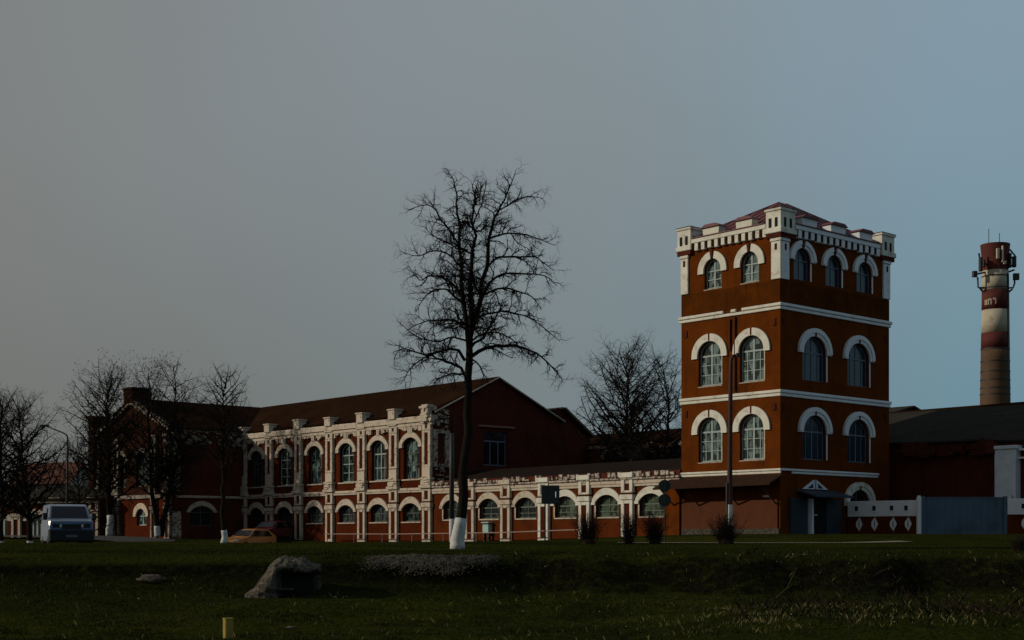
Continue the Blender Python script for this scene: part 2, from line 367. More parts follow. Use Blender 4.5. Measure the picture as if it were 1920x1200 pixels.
# ================================================================== brick tower
TW, TD = 6.48, 9.43
tower = thing('brick_tower', 'square red brick tower with white arches, battlements and a red metal roof', 'tower', MA @ T(-3.2, 4.7, 0))
ZB = -.6
FL = [(-4.52, 1.56), (-1.77, 1.56)]
rowsA = [(ZB, 3.3, []), (3.3, 7.2, [(c, w, 3.98, 5.55, .72) for c, w in FL]), (7.2, 11.5, [(c, w, 7.93, 9.47, .76) for c, w in FL]),
         (11.5, 15.66, [(c, 1.14, 12.95, 13.88, .60) for c in (-4.32, -1.9)])]
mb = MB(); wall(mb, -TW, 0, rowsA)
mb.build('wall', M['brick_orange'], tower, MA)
RB = [(2.78, 1.95), (6.58, 1.88)]
rowsR = [(ZB, 3.3, [(6.65, 1.85, .5, 1.95, .62)]), (3.3, 7.2, [(c, w, 4.0, 5.45, .8) for c, w in RB]), (7.2, 11.5, [(c, w, 8.0, 9.38, .86) for c, w in RB]),
         (11.5, 15.66, [(c, 1.34, 12.98, 13.98, .60) for c in (1.75, 4.42, 7.12)])]
mb = MB(); wall(mb, 0, TD, rowsR)
mb.build('wall', M['brick_orange'], tower, MR)
mb = MB()                                             # the two far walls
mb.poly([(-TW, 0, ZB), (-TW, TD, ZB), (-TW, TD, 15.66), (-TW, 0, 15.66)]); mb.poly([(-TW, TD, ZB), (0, TD, ZB), (0, TD, 15.66), (-TW, TD, 15.66)])
mb.build('wall', M['brick_orange'], tower, MA)
# windows of the lit face
def tower_frame(w, h, rise, mname, tall):
    t = .07; cols = [(0, .1, None), (-w * .26, .045, h), (w * .26, .045, h)]
    tr = [(h - .02, .09), (h * .36, .035), (h * .68, .035)]
    if not tall: cols = [(0, .09, None)]; tr = [(h * .98, .06), (h * .5, .045)]
    return frame_mesh(w, h, rise, t, cols, tr, mname)
f1 = tower_frame(1.54, 1.57, .71, 'frame_w', 1); p1 = pane_mesh(1.6, 1.57, .74, 'glass_lit'); s1 = surround_mesh(1.6, 1.57, .74, .38, .12, .10, 'white')
for c, _ in FL:
    for z in (3.98, 7.93): window(tower, MA, c, z, f1, p1, s1, key=(2.32, 2.72, .12), sill=(.82, .03, -.07, -.02, 'white_worn'), jamb=(.785, .85, 1.43, 'white_worn'))
f3 = tower_frame(1.12, .93, .59, 'frame_w', 0); p3 = pane_mesh(1.18, .93, .62, 'glass_lit'); s3 = surround_mesh(1.16, .93, .60, .38, .12, .10, 'white')
for c in (-4.32, -1.9): window(tower, MA, c, 12.95, f3, p3, s3, key=(1.55, 1.95, .12), sill=(.62, .03, -.07, -.02, 'white_worn'))
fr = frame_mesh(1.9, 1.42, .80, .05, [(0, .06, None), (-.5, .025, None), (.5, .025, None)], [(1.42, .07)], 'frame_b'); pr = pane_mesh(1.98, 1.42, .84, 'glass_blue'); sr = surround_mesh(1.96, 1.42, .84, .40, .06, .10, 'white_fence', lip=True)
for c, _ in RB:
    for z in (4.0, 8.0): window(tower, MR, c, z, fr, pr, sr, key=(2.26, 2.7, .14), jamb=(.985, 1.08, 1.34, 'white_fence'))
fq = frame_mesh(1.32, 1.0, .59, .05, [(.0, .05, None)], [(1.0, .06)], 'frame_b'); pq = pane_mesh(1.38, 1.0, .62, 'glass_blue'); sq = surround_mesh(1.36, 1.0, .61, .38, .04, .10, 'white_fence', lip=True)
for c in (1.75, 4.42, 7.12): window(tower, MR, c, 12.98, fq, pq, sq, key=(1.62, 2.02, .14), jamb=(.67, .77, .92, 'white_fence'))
fg = frame_mesh(1.83, 1.45, .61, .07, [(0, .08, None)], [(1.43, .07)], 'frame_d'); pg = pane_mesh(1.9, 1.45, .64, 'glass_dark'); sg = surround_mesh(1.86, 1.45, .62, .4, .25, .10, 'white', lip=True)
window(tower, MR, 6.65, .5, fg, pg, sg, key=(2.08, 2.5, .14))
# string courses, butted at the corner
def course(z0, z1, out, xa0, xb1, mA='white', mB='white_fence', broken=None, xr0=None):
    c = None
    a = MB(); h = z1 - z0; zm = z0 + h * .46
    segs = [(xa0, 0)]
    if broken: segs = broken
    for (p, q) in segs:
        a.cbox(p, q + (out if q == 0 else 0), -out, .02, zm + .02, z1, .025)
    a.cbox(xa0, out * .6, -out * .6, .02, z0, zm, .02)
    o = a.build('cornice', M[mA], tower, MA)
    b = MB(); x0 = 0 if xr0 is None else xr0
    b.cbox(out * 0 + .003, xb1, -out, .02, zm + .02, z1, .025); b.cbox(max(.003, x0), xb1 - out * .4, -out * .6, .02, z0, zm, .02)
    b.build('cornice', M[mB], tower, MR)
course(11.36, 11.68, .14, -TW - .13, TD + .14, broken=[(-TW - .13, -3.55), (-3.05, -2.72), (-2.35, 0)])
course(7.06, 7.38, .11, -TW - .09, TD + .11)
course(3.24, 3.48, .09, -TW, 8.4, xr0=.9)
# weathered band ledge above the top course and dark stain boxes
mb = MB(); mb.box(-TW + .03, 0, -.035, .02, 11.72, 12.82); mb.build('wall_band', M['brick_band'], tower, MA)
mb = MB(); mb.box(.0, TD - .03, -.035, .02, 11.72, 12.82); mb.build('wall_band', M['brick_band'], tower, MR)
for (MM, xx) in ((MA, (-6.15, -.35)), (MR, (.3, 9.1))):
    for X in xx:
        for z in (6.55, 10.75):
            mb = MB(); mb.cbox(X - .1, X + .1, -.05, .02, z - .18, z + .18); mb.build('anchor_plate', M['brick_dark'], tower, MM)
# corner pilasters of the top storey
def pilaster_top(MM, x0, x1, m):
    mb = MB(); mb.cbox(x0, x1, -.10, .02, 12.86, 14.72); w = x1 - x0
    mb.cbox(x0 - .04, x1 + .04, -.14, .02, 14.74, 15.1)
    o = mb.build('corner_pilaster', M[m], tower, MM)
    k = MB(); k.cbox((x0 + x1) / 2 - .08, (x0 + x1) / 2 + .08, -.12, -.05, 14.3, 14.62); k.build('pilaster_slot', M['brick_dark'], o, MM)
pilaster_top(MA, -TW + .02, -5.95, 'white'); pilaster_top(MA, -.5, .1, 'white'); pilaster_top(MR, .003, .62, 'white_fence'); pilaster_top(MR, 8.8, 9.42, 'white_fence')
# battlements: corbel table with narrow slots between the teeth
def corbels(MM, x0, x1, m, step):
    mb = MB(); mb.cbox(x0, x1, -.22, .02, 15.43, 15.66, .02)
    n = int((x1 - x0) / step); st = (x1 - x0) / n
    for i in range(n):
        a = x0 + i * st; d = rnd.uniform(-.03, .03)
        mb.cbox(a + st * .44, a + st + .0, -.19, .02, 15.04 + d, 15.425, .02)
    o = mb.build('corbel_table', M[m], tower, MM)
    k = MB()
    k.box(x0, x1, -.155, .03, 15.12, 15.42); k.build('corbel_recess', M['brick_shade'], o, MM)  # shallow backing, its dark colour stands for the shade inside the slots
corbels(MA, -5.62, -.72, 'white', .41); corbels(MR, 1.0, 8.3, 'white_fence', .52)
def turret(xa0, xa1, yb0, yb1, z0=15.12, z1=16.42):
    """corner block of the parapet with paired slots on both seen faces (local to MA)"""
    mb = MB(); mb.cbox(xa0 - .04, xa1 + .04, yb0 - .04, yb1 + .04, z0, z0 + .24, .03); mb.cbox(xa0 + .03, xa1 - .03, yb0 + .03, yb1 - .03, z0 + .24, z1 - .2, .02)
    mb.cbox(xa0 - .03, xa1 + .03, yb0 - .03, yb1 + .03, z1 - .2, z1 - .06, .03)
    o = mb.build('corner_turret', M['white'], tower, MA)
    k = MB()
    for f in (.3, .68):
        X = xa0 + (xa1 - xa0) * f; Yy = yb0 + (yb1 - yb0) * f
        k.box(X - .085, X + .085, yb0 + .015, yb0 + .1, z0 + .3, z0 + .76); k.box(xa1 - .1, xa1 - .015, Yy - .085, Yy + .085, z0 + .3, z0 + .76)
    k.build('turret_slot', M['void'], o, MA)
    c = MB(); xm = (xa0 + xa1) / 2; ym = (yb0 + yb1) / 2; e = .07
    c.add([(xa0 - e, yb0 - e, z1 - .06), (xa1 + e, yb0 - e, z1 - .06), (xa1 + e, yb1 + e, z1 - .06), (xa0 - e, yb1 + e, z1 - .06), (xm, ym, z1 + .12)],
          [(0, 1, 4), (1, 2, 4), (2, 3, 4), (3, 0, 4), (3, 2, 1, 0)]); c.build('turret_cap', M['roof_red'], o, MA)
    q = MB(); q.cbox(xa0 + .02, xa1 - .02, yb0 + .02, yb1 - .02, z0 - .22, z0 - .002); q.build('turret_corbel', M['brick_dark'], o, MA)
turret(-6.66, -5.66, -.2, .8); turret(-.78, .22, -.22, .98); turret(-.78, .2, 8.5, 9.7); turret(-6.66, -5.66, 8.6, 9.6)
def merlon(MM, x0, x1, m, z=15.665, h=.42):
    mb = MB(); mb.prism([(x0 + .04, z), (x1 - .04, z), (x1, z + h), (x0, z + h)], -.2, .32); o = mb.build('merlon', M[m], tower, MM)
    c = MB(); c.prism([(x0 - .08, z + h + .003), (x1 + .08, z + h + .003), (x1 - .2, z + h + .16), (x0 + .2, z + h + .16)], -.3, .42); c.build('merlon_cap', M['roof_red'], o, MM)
merlon(MA, -4.85, -3.75, 'white'); merlon(MA, -2.65, -1.6, 'white')
for a, b in ((1.5, 2.75), (3.9, 5.2), (6.4, 7.6)): merlon(MR, a, b, 'white_fence')
# parapet coping between the merlons, red flashings
for (MM, x0, x1) in ((MA, -5.6, -.8), (MR, 1.0, 8.4)):
    mb = MB(); mb.prism([(x0, 15.664), (x1, 15.664), (x1, 15.71), (x0, 15.71)], -.27, .3); mb.build('parapet_coping', M['roof_red'], tower, MM)
mb = MB(); ax, ay, az = -3.24, 4.45, 17.86; e = .04; zz = 15.72
B = [(-TW + e, e, zz), (-e, e, zz), (-e, TD - e, zz), (-TW + e, TD - e, zz), (ax, ay - .3, az), (ax, ay + .3, az)]
mb.add(B, [(0, 1, 4), (1, 2, 5, 4), (2, 3, 5), (3, 0, 4, 5)])
rf = mb.build('roof', M['roof_red'], tower, MA)
mb = MB()
def seam(a, b):
    a = Vector(a); b = Vector(b); mb.tube([a + Vector((0, 0, .02)), b + Vector((0, 0, .02))], .02, 4)
for i in range(1, 11):
    t = i / 11; x = -TW + e + (TW - 2 * e) * t; k = 1 - abs(2 * t - 1); seam((x, e, zz), (x, e + (ay - .3 - e) * k, zz + (az - zz) * k))
for i in range(1, 16):
    t = i / 16; yy = e + (TD - 2 * e) * t; k = min(1, t * 2.2, (1 - t) * 2.0); seam((-e, yy, zz), (-e + (ax + e) * k, yy, zz + (az - zz) * k))
for q in (0, 1, 2, 3): seam(B[q], B[4] if q < 2 else B[5])
mb.build('roof_seam', M['roof_red'], rf, MA)
# long canopy on the lit side and the rendered box under it
mb = MB()
mb.add([(-7.15, -.0, 3.2), (.15, .0, 3.2), (.4, -1.35, 2.72), (-7.3, -1.35, 2.66), (-7.15, 0, 3.1), (.15, 0, 3.1), (.4, -1.35, 2.62), (-7.3, -1.35, 2.56)],
       [(0, 3, 2, 1), (4, 5, 6, 7), (3, 7, 6, 2), (0, 4, 7, 3), (1, 2, 6, 5)])
cn = mb.build('canopy', M['canopy'], tower, MA)
for X in (-6.9, -5.2, -2.6, -.2):
    mb = MB(); mb.tube([(X, -1.2, 2.6), (X, -.05, 1.7)], .04, 5); mb.build('canopy_brace', M['steel_dark'], cn, MA)
mb = MB(); mb.box(-6.4, -.12, -.08, .02, ZB, 1.97); mb.build('plinth_panel', M['brick_box'], tower, MA)
mb = MB(); mb.box(-6.35, -.0, -.14, .02, ZB, .5); mb.build('plinth', M['gravel'], tower, MA)
mb = MB(); mb.cbox(-.95, -.62, -.2, -.02, 2.06, 2.16); mb.build('wall_lamp', M['white'], tower, MA)
# entrance on the shaded side
d = MB(); d.cbox(.72, 2.05, -.12, .02, .1, 2.02)
for z in (.7, 1.35): d.box(.78, 1.98, -.135, -.118, z, z + .04)
dr = d.build('door', M['metal_door'], tower, MR)
mb = MB(); mb.cbox(2.2, 2.36, -.3, -.02, .05, 2.02); mb.build('door_post', M['white_blue'], tower, MR)
mb = MB(); mb.tube([(2.4, -.2, 1.2), (2.75, -.2, 1.2)], .035, 6); mb.build('handle', M['white_blue'], dr, MR)
mb = MB(); mb.box(2.4, 5.1, -.04, .02, .1, 2.02); mb.build('doorway', M['void'], tower, MR)
d = MB(); d.cbox(3.7, 5.0, -.1, -.045, .12, 1.98); d.build('door', M['metal_door'], tower, MR)
mb = MB(); mb.add([(1.3, 0, 2.46), (4.4, 0, 2.46), (4.7, -1.1, 2.14), (1.5, -1.1, 2.14), (1.3, 0, 2.38), (4.4, 0, 2.38), (4.7, -1.1, 2.06), (1.5, -1.1, 2.06)],
                  [(0, 3, 2, 1), (4, 5, 6, 7), (3, 7, 6, 2), (0, 4, 7, 3), (1, 2, 6, 5)]); mb.build('canopy', M['metal_door'], tower, MR)
mb = MB(); mb.prism([(1.75, 2.5), (2.68, 2.5), (2.68, 2.98)], -.1, .02); mb.prism([(2.84, 2.5), (3.8, 2.5), (2.84, 2.98)], -.1, .02)
fan = mb.build('fanlight_arch', M['white_blue'], tower, MR)
mb = MB(); mb.prism([(2.1, 2.55), (2.55, 2.55), (2.55, 2.8)], -.115, -.09); mb.prism([(2.96, 2.55), (3.4, 2.55), (2.96, 2.8)], -.115, -.09); mb.build('fanlight_glass', M['glass_blue'], fan, MR)
# wall pipe between the two lit windows
mb = MB(); mb.tube([(-3.15, -.06, 11.2), (-3.15, -.06, 9.6)], .06, 6); mb.tube([(-2.82, -.07, 11.3), (-2.82, -.07, 7.5)], .05, 6); mb.build('drainpipe', M['brick_box'], tower, MA)

# ================================================================== hall pilasters and shared trim
def pilaster_meshes(kind, seed):
    """white pier with tall dark slots; kind 'hall' is two storeys, 'gallery' one. Origin on the wall line at z = 0"""
    q = random.Random(seed); a = MB(); b = []; w = .44
    def field(*k): m_ = MB(); m_.box(*k); b.append(m_)
    j = lambda: q.uniform(-.03, .03)
    def panel(z0, z1, t=.14, top=.16):               # border of four strips, dark field inside
        a.cbox(-w, -w + t * 1.5, -.2, .02, z0, z1); a.cbox(w - t * 1.5, w, -.2, .02, z0, z1)
        a.cbox(-w + t * 1.5, w - t * 1.5, -.195, .02, z1 - top, z1); a.cbox(-w + t * 1.5, w - t * 1.5, -.195, .02, z0, z0 + top)
        field(-w + t * 1.45, w - t * 1.45, -.13, .0, z0 + top * .9, z1 - top * .9)
    panel(-.22, 2.0, .16, .2)
    a.cbox(-w - .05, w + .05, -.26, .02, 2.02, 2.3 + j()); field(-w + .02, w - .02, -.17, .0, 2.3, 2.38)
    panel(2.4, 3.2, .17, .12)
    if kind == 'gallery':
        a.cbox(-w - .08, w + .08, -.3, .02, 3.22, 3.5)
        return a, b
    a.cbox(-w - .16 + j(), w + .16 + j(), -.34, .02, 3.24, 3.44); a.cbox(-w - .06, w + .06, -.28, .02, 3.45, 3.78 + j())
    a.cbox(-w - .13 + j(), w + .12 + j(), -.32, .02, 3.79, 3.92)
    a.cbox(-w + .02, w - .02, -.22, .02, 3.93, 4.6 + j())
    for k in range(5): a.cbox(q.uniform(-w, w - .2), q.uniform(-w + .25, w), -.36 + j(), -.2, 3.3 + .15 * k, 3.38 + .15 * k, .01)
    panel(4.62, 6.95, .18, .14); panel(6.97, 7.42, .22, .1)
    a.cbox(-w - .06, w + .06, -.28, .02, 7.44, 7.62)
    return a, b
HG = MA
gallery_z = 3.3
# ================================================================== two storey hall (main block)
X0, X1 = -50.6, -27.6
hall = thing('factory_hall', 'long two storey red brick hall with white pilasters, arched windows and a brown roof', 'factory building', MA @ T(-39, 5.5, 0))
PX = [-50.65, -46.95, -43.0, -39.05, -35.2, -31.6, -28.05]
WX = [(PX[i] + PX[i + 1]) / 2 for i in range(6)]
ops_lo = []
for i, c in enumerate(WX): ops_lo.append((c, 1.85, -.15 if i < 2 else 1.12, 1.92, .38))
rows = [(-.6, 3.1, ops_lo), (3.1, 7.8, [(c, 1.66, 3.9, 6.15, .4) for c in WX])]
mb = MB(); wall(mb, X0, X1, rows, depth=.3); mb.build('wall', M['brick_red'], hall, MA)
RIDGE, EAVE, GD = 10.66, 8.3, 11.2
MG = MA @ T(X1, 0, 0) @ Matrix.Rotation(R(90), 4, 'Z')    # gable end: local X runs into the block
gw = [(5.32, 2.1, 4.85, 7.1, 0)]
mb = MB(); wall(mb, 0, GD, [(-.6, 8.0, gw)], depth=.25); mb.poly([(0, 0, 8.0), (GD, 0, 8.0), (GD, 0, EAVE), (GD * .485, 0, RIDGE), (0, 0, EAVE)])
mb.build('gable_wall', M['brick_dark'], hall, MG)
mb = MB(); mb.poly([(X1, GD, -.6), (X0 - 10, GD, -.6), (X0 - 10, GD, 8.2), (X1, GD, 8.2)]); mb.build('wall', M['brick_dark'], hall, MA)
# roof
def slab(a, b, c, d, t=.12):
    m_ = MB(); n = (Vector(b) - Vector(a)).cross(Vector(d) - Vector(a)).normalized() * t
    P = [Vector(p) for p in (a, b, c, d)]; Q = [p - n for p in P]
    m_.add(P + Q, [(0, 1, 2, 3), (7, 6, 5, 4), (0, 4, 5, 1), (1, 5, 6, 2), (2, 6, 7, 3), (3, 7, 4, 0)]); return m_
yr = GD * .485
rfm = slab((X0 - 6.3, -.02, 8.14), (X1 + .25, -.02, 8.14), (X1 + .25, yr, RIDGE + .12), (X0 - 6.3, yr, RIDGE + .12)); rf = rfm.build('roof', M['roof_brown'], hall, MA)
rfm = slab((X1 + .25, GD + .3, 8.14), (X0 - 6.3, GD + .3, 8.14), (X0 - 6.3, yr, RIDGE + .12), (X1 + .25, yr, RIDGE + .12)); rfm.build('roof', M['roof_brown'], hall, MA)
mb = MB(); mb.tube([(X1 + .26, yr, RIDGE + .05), (X1 + .26, GD + .3, 8.08)], .06, 4); mb.tube([(X1 + .26, yr, RIDGE + .05), (X1 + .26, 0, 8.1)], .05, 4); mb.build('barge_board', M['white_worn'], hall, MA)
# windows
fu = frame_mesh(1.62, 2.25, .38, .07, [(0, .07, None), (-.4, .035, 1.75), (.4, .035, 1.75)], [(1.78, .08), (.85, .05)], 'frame_w')
fu2 = frame_mesh(1.62, 2.25, .38, .07, [(0, .07, None)], [(1.85, .06), (1.25, .05), (.65, .03)], 'frame_w')
fud = frame_mesh(1.62, 2.25, .38, .07, [(-.25, .07, None), (.3, .05, 1.6)], [(1.7, .05), (.95, .05)], 'frame_d')
pu = pane_mesh(1.7, 2.25, .42, 'glass_dim'); pul = pane_mesh(1.7, 2.25, .42, 'glass_lit'); su = surround_mesh(1.7, 2.3, .4, .34, .25, .14, 'white_worn', gap=0)
for i, c in enumerate(WX): window(hall, MA, c, 3.9, (fud, fu2, fud, fu2, fu, fud)[i], pul if i in (2, 5) else pu, su, depth=.2, sill=(.98, .09, -.11, -.02, 'white_worn'))
fl = frame_mesh(1.81, .8, .36, .06, [(0, .05, None)], [(.55, .05)], 'frame_d'); pl = pane_mesh(1.98, .8, .4, 'glass_dim'); sl = surround_mesh(1.87, .82, .38, .27, .1, .14, 'white_worn', gap=0, crown=.42)
for i, c in enumerate(WX):
    if i >= 2: window(hall, MA, c, 1.12, fl, pl, sl, depth=.2, sill=(1.05, .08, -.1, -.02, 'white_worn'))
    else:
        d = MB(); d.prism([(x, z) for x, z in [(-1.0, -.15), (1.0, -.15)] + arch(0, 2.0, 1.92, .4)], 0, .03); d.box(-.03, .03, -.03, 0, -.1, 2.2)
        o = d.build('door', M['void'], hall, MA @ T(c, .22, 0)); link('arch_surround', sl, o, MA @ T(c, 0, 1.12))
# pilasters
for i, px in enumerate(PX):
    a, b = pilaster_meshes('hall', 20 + i); o = a.build('pilaster', M['white_worn'], hall, MA @ T(px, 0, 0)); [k_.build('pilaster_panel', M['brick_red'], o, MA @ T(px, 0, 0)) for k_ in b]
    t = MB(); h = 8.42 + rnd.uniform(-.05, .1); t.cbox(-.36, .36, -.34, .3, 7.86, h); t.cbox(-.42, .42, -.4, .34, h, h + .09)
    if i == 6:
        for k in range(10): t.cbox(*sorted((rnd.uniform(-.5, 0), rnd.uniform(0, .5))), -.42, .1, 7.4 + k * .12, 7.5 + k * .12 + rnd.uniform(0, .06), .02)
    t.build('parapet_block', M['white_worn'], hall, MA @ T(px, 0, 0))
# side of the corner pier, seen in shade
mb = MB()
mb.cbox(.02, .3, -.16, .02, 4.6, 7.0); mb.cbox(.95, 1.3, -.16, .02, 4.6, 7.0); mb.cbox(.3, .95, -.155, .02, 6.75, 7.0); mb.cbox(.3, .95, -.155, .02, 4.6, 4.8)
for k in range(46):
    u = rnd.uniform(0, 1.1); z = rnd.uniform(7.0, 8.25) if k < 34 else rnd.uniform(3.5, 4.5); mb.cbox(u, u + rnd.uniform(.08, .3), -.1 - rnd.uniform(0, .14), .02, z, z + rnd.uniform(.05, .2), .01)
mb.build('corner_pier', M['white_broken'], hall, MG)
# cornice with broken dentils, band between the storeys
mb = MB()
mb.cbox(X0, X1 + .12, -.2, .02, 7.3, 7.52); mb.cbox(X0, X1 + .2, -.3, .02, 7.53, 7.74); mb.cbox(X0, X1 + .12, -.22, .3, 7.75, 7.92)
x = X0 + .4
while x < X1 - .3:
    if min(abs(x - p) for p in PX) > .55:
        n_ = min(abs(x - c) for c in WX); h = rnd.uniform(.06, .34) if n_ > .25 else .42
        if rnd.random() < .8: mb.cbox(x, x + rnd.uniform(.1, .2), -.17, .02, 7.29 - h, 7.295, .01)
    x += .19
mb.build('cornice', M['white_worn'], hall, MA)
mb = MB(); mb.cbox(X0, X1, -.12, .02, 3.0, 3.12); mb.cbox(X0, X1, -.17, .02, 3.125, 3.3); mb.build('string_course', M['white_worn'], hall, MA)
# gable window
fgw = frame_mesh(2.06, 2.25, 0, .07, [(-.35, .07, 1.6), (.35, .07, 1.6)], [(1.62, .09)], 'frame_b'); pgw = pane_mesh(2.1, 2.25, 0, 'glass_dark'); window(hall, MG, 5.32, 4.85, fgw, pgw, depth=.15)
mb = MB(); mb.cbox(3.75, 6.95, -.16, .02, 7.36, 7.5); mb.build('lintel', M['pink'], hall, MG)
# downpipe at the corner
mb = MB(); mb.tube([(1.65, -.12, 8.1), (1.65, -.12, 3.6)], .06, 6); mb.build('drainpipe', M['steel_dark'], hall, MG)

# ================================================================== wing of the hall (gable to the street)
WX0, WX1, WN = -63.1, -50.65, -6.1
MWG = MA @ T(0, WN, 0)
wing = thing('gabled_wing', 'front wing of the brick hall with a tall street gable behind bare trees', 'factory building', MA @ T(-56.9, WN, 0))
wc = -56.95; wE = 8.25
wops = [(wc - 4.1, 1.5, 1.05, 1.75, .5), (-55.35, 1.55, 1.0, 1.8, .5)]
mb = MB(); wall(mb, WX0, WX1, [(-.5, 3.2, wops)]); mb.build('wall', M['brick_red'], wing, MWG); mb = MB(); wall(mb, WX0, WX1, [(3.2, 8.0, [(-55.2, 2.1, 3.95, 6.0, .55), (-58.9, 2.1, 3.95, 6.0, .55)])])
mb.poly([(WX0, 0, 8.0), (WX1, 0, 8.0), (WX1, 0, wE), (wc, 0, RIDGE), (WX0, 0, wE)]); mb.build('gable_wall', M['brick_shade'], wing, MWG)
fw = frame_mesh(1.5, .75, .48, .07, [(0, .06, None)], [(.7, .06)], 'frame_w'); pw = pane_mesh(1.58, .78, .52, 'glass_lit'); sw = surround_mesh(1.58, .78, .5, .42, .1, .12, 'white_worn', gap=0)
for o_ in wops: window(wing, MWG, o_[0], o_[2], fw, pw, sw)
fw2 = frame_mesh(2.06, 2.05, .53, .07, [(-.35, .06, None), (.35, .06, None)], [(2.0, .06), (1.2, .04), (.6, .04)], 'frame_d'); pw2 = pane_mesh(2.16, 2.05, .57, 'glass_dim'); sw2 = surround_mesh(2.14, 2.05, .55, .36, .1, .12, 'white_shade', gap=0)
for c in (-55.2, -58.9): window(wing, MWG, c, 3.95, fw2, pw2, sw2)
for px, n_ in ((-62.6, 'hall'), (-59.3, 'hall'), (-53.2, 'hall'), (-51.1, 'hall')):
    a, b = pilaster_meshes('hall', int(-px * 10)); o = a.build('pilaster', M['white_shade'], wing, MWG @ T(px, 0, .12)); [k_.build('pilaster_panel', M['brick_shade'], o, MWG @ T(px, 0, .12)) for k_ in b]
mb = MB()
for sgn in (-1, 1):                                   # stepped white edge of the gable
    for k in range(14):
        t0 = k / 14; xx = (WX1 if sgn > 0 else WX0); xa = xx + (wc - xx) * t0; z = wE + (RIDGE - wE) * t0; L = abs(wc - xx) / 14
        mb.cbox(*sorted((xa, xa - sgn * L * .96)), -.22 - .03 * (k % 2), .02, z - .28, z + .16 + .06 * (k % 2))
mb.build('gable_coping', M['white_shade'], wing, MWG)
mb = MB(); mb.cbox(WX0, WX1, -.16, .02, 3.02, 3.3); mb.build('string_course', M['white_shade'], wing, MWG)
mb = MB(); mb.cbox(wc - .8, wc + .6, -.3, 1.2, RIDGE - .3, RIDGE + .75); mb.cbox(wc - .9, wc + .7, -.4, 1.3, RIDGE + .75, RIDGE + .9); mb.build('gable_turret', M['brick_shade'], wing, MWG)
mb = MB(); mb.cbox(WX0 - .6, WX0 + .35, -.4, .9, -.5, 9.5); mb.cbox(WX0 - .7, WX0 + .45, -.5, 1.0, 9.5, 9.75); mb.build('corner_pier', M['brick_shade'], wing, MWG)
MWS = MA @ T(WX1, WN, 0) @ Matrix.Rotation(R(90), 4, 'Z')   # side wall facing the yard, local X from the street gable to the hall
mb = MB(); wall(mb, 0, -WN, [(-.5, 3.1, [(2.45, 1.9, .95, 2.0, .42)]), (3.1, 8.2, [])]); mb.build('wall', M['brick_dark'], wing, MWS)
window(wing, MWS, 2.45, .95, frame_mesh(1.86, 1.05, .39, .06, [(0, .06, None)], [(1.0, .06)], 'frame_d'), pane_mesh(1.96, 1.05, .44, 'void'), surround_mesh(1.94, 1.05, .44, .3, .05, .1, 'white_worn', gap=0, crown=.36))
mb = MB(); mb.cbox(.3, 6.0, -.12, .02, 3.02, 3.2); mb.build('string_course', M['white_worn'], wing, MWS)
mb = MB()
for k in range(90):
    u = rnd.uniform(.2, 5.6); z = rnd.uniform(6.9, 7.9); mb.cbox(u, u + rnd.uniform(.1, .45), -.06 - rnd.uniform(0, .1), .02, z, z + rnd.uniform(.05, .18), .01)
mb.cbox(.0, 6.0, -.2, .02, 7.92, 8.14); mb.build('cornice', M['white_broken'], wing, MWS)
mb = MB(); mb.cbox(.02, .7, -.16, .02, -.4, 2.0); mb.cbox(.02, .6, -.16, .02, 3.4, 7.8); mb.build('corner_pier', M['white_broken'], wing, MWS)
for sgn in (-1, 1):
    xx = (WX1 + .35) if sgn > 0 else (WX0 - .35); q = [(xx, -.25, wE - .1), (xx, 13, wE - .1), (wc, 13, RIDGE + .1), (wc, -.25, RIDGE + .1)]
    if sgn < 0: q = [q[3], q[2], q[1], q[0]]
    slab(*q).build('roof', M['roof_brown'], wing, MWG)
mb = MB(); mb.poly([(WX0, 0, -.5), (WX0, 13, -.5), (WX0, 13, wE), (WX0, 0, wE)]); mb.build('wall', M['brick_dark'], wing, MWG)

# ================================================================== one storey gallery between hall and tower
gal = thing('brick_gallery', 'low brick gallery with broken white cornice linking the hall to the tower', 'gallery', MA @ T(-17, 0, 0))
GX0, GX1 = X1 + .05, -TW - .02
GP = [-23.75, -20.4, -17.05, -13.65, -10.3, -6.95]
GW = [-25.6, -22.05, -18.7, -15.3, -11.95, -8.6]
ops = [(c, 1.78, 1.22, 2.0, .42) for c in GW]
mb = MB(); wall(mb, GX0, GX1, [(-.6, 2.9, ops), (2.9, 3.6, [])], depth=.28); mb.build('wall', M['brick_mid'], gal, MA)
fgl = frame_mesh(1.74, .8, .40, .05, [(0, .03, None)], [(.66, .06), (.3, .03)], 'frame_g'); pgl = pane_mesh(1.94, .8, .48, 'glass_green'); pgd = pane_mesh(1.94, .8, .48, 'glass_dim')
fgd = frame_mesh(1.74, .8, .40, .06, [(-.3, .05, None)], [(.62, .06)], 'frame_d')
sgl = surround_mesh(1.8, .8, .43, .29, .12, .12, 'white', gap=.02, crown=.38); sgw = surround_mesh(1.8, .8, .43, .29, .12, .12, 'white_worn', gap=.02, crown=.38)
for i, c in enumerate(GW): window(gal, MA, c, 1.22, (fgd if i == 0 else fgl), (pgd if i in (0, 1, 2) else pgl), (sgl if i > 2 else sgw), depth=.18, sill=(.95, .07, -.1, -.02, 'white_worn'), jamb=(-1.0, -.9, .78, 'white_worn'))
for i, p in enumerate(GP[:5]):
    mm = MA @ T(p, 0, .03 * i); a, b = pilaster_meshes('gallery', 60 + i); o = a.build('pilaster', M['white' if i > 1 else 'white_worn'], gal, mm); [k_.build('pilaster_panel', M['brick_red'], o, mm) for k_ in b]
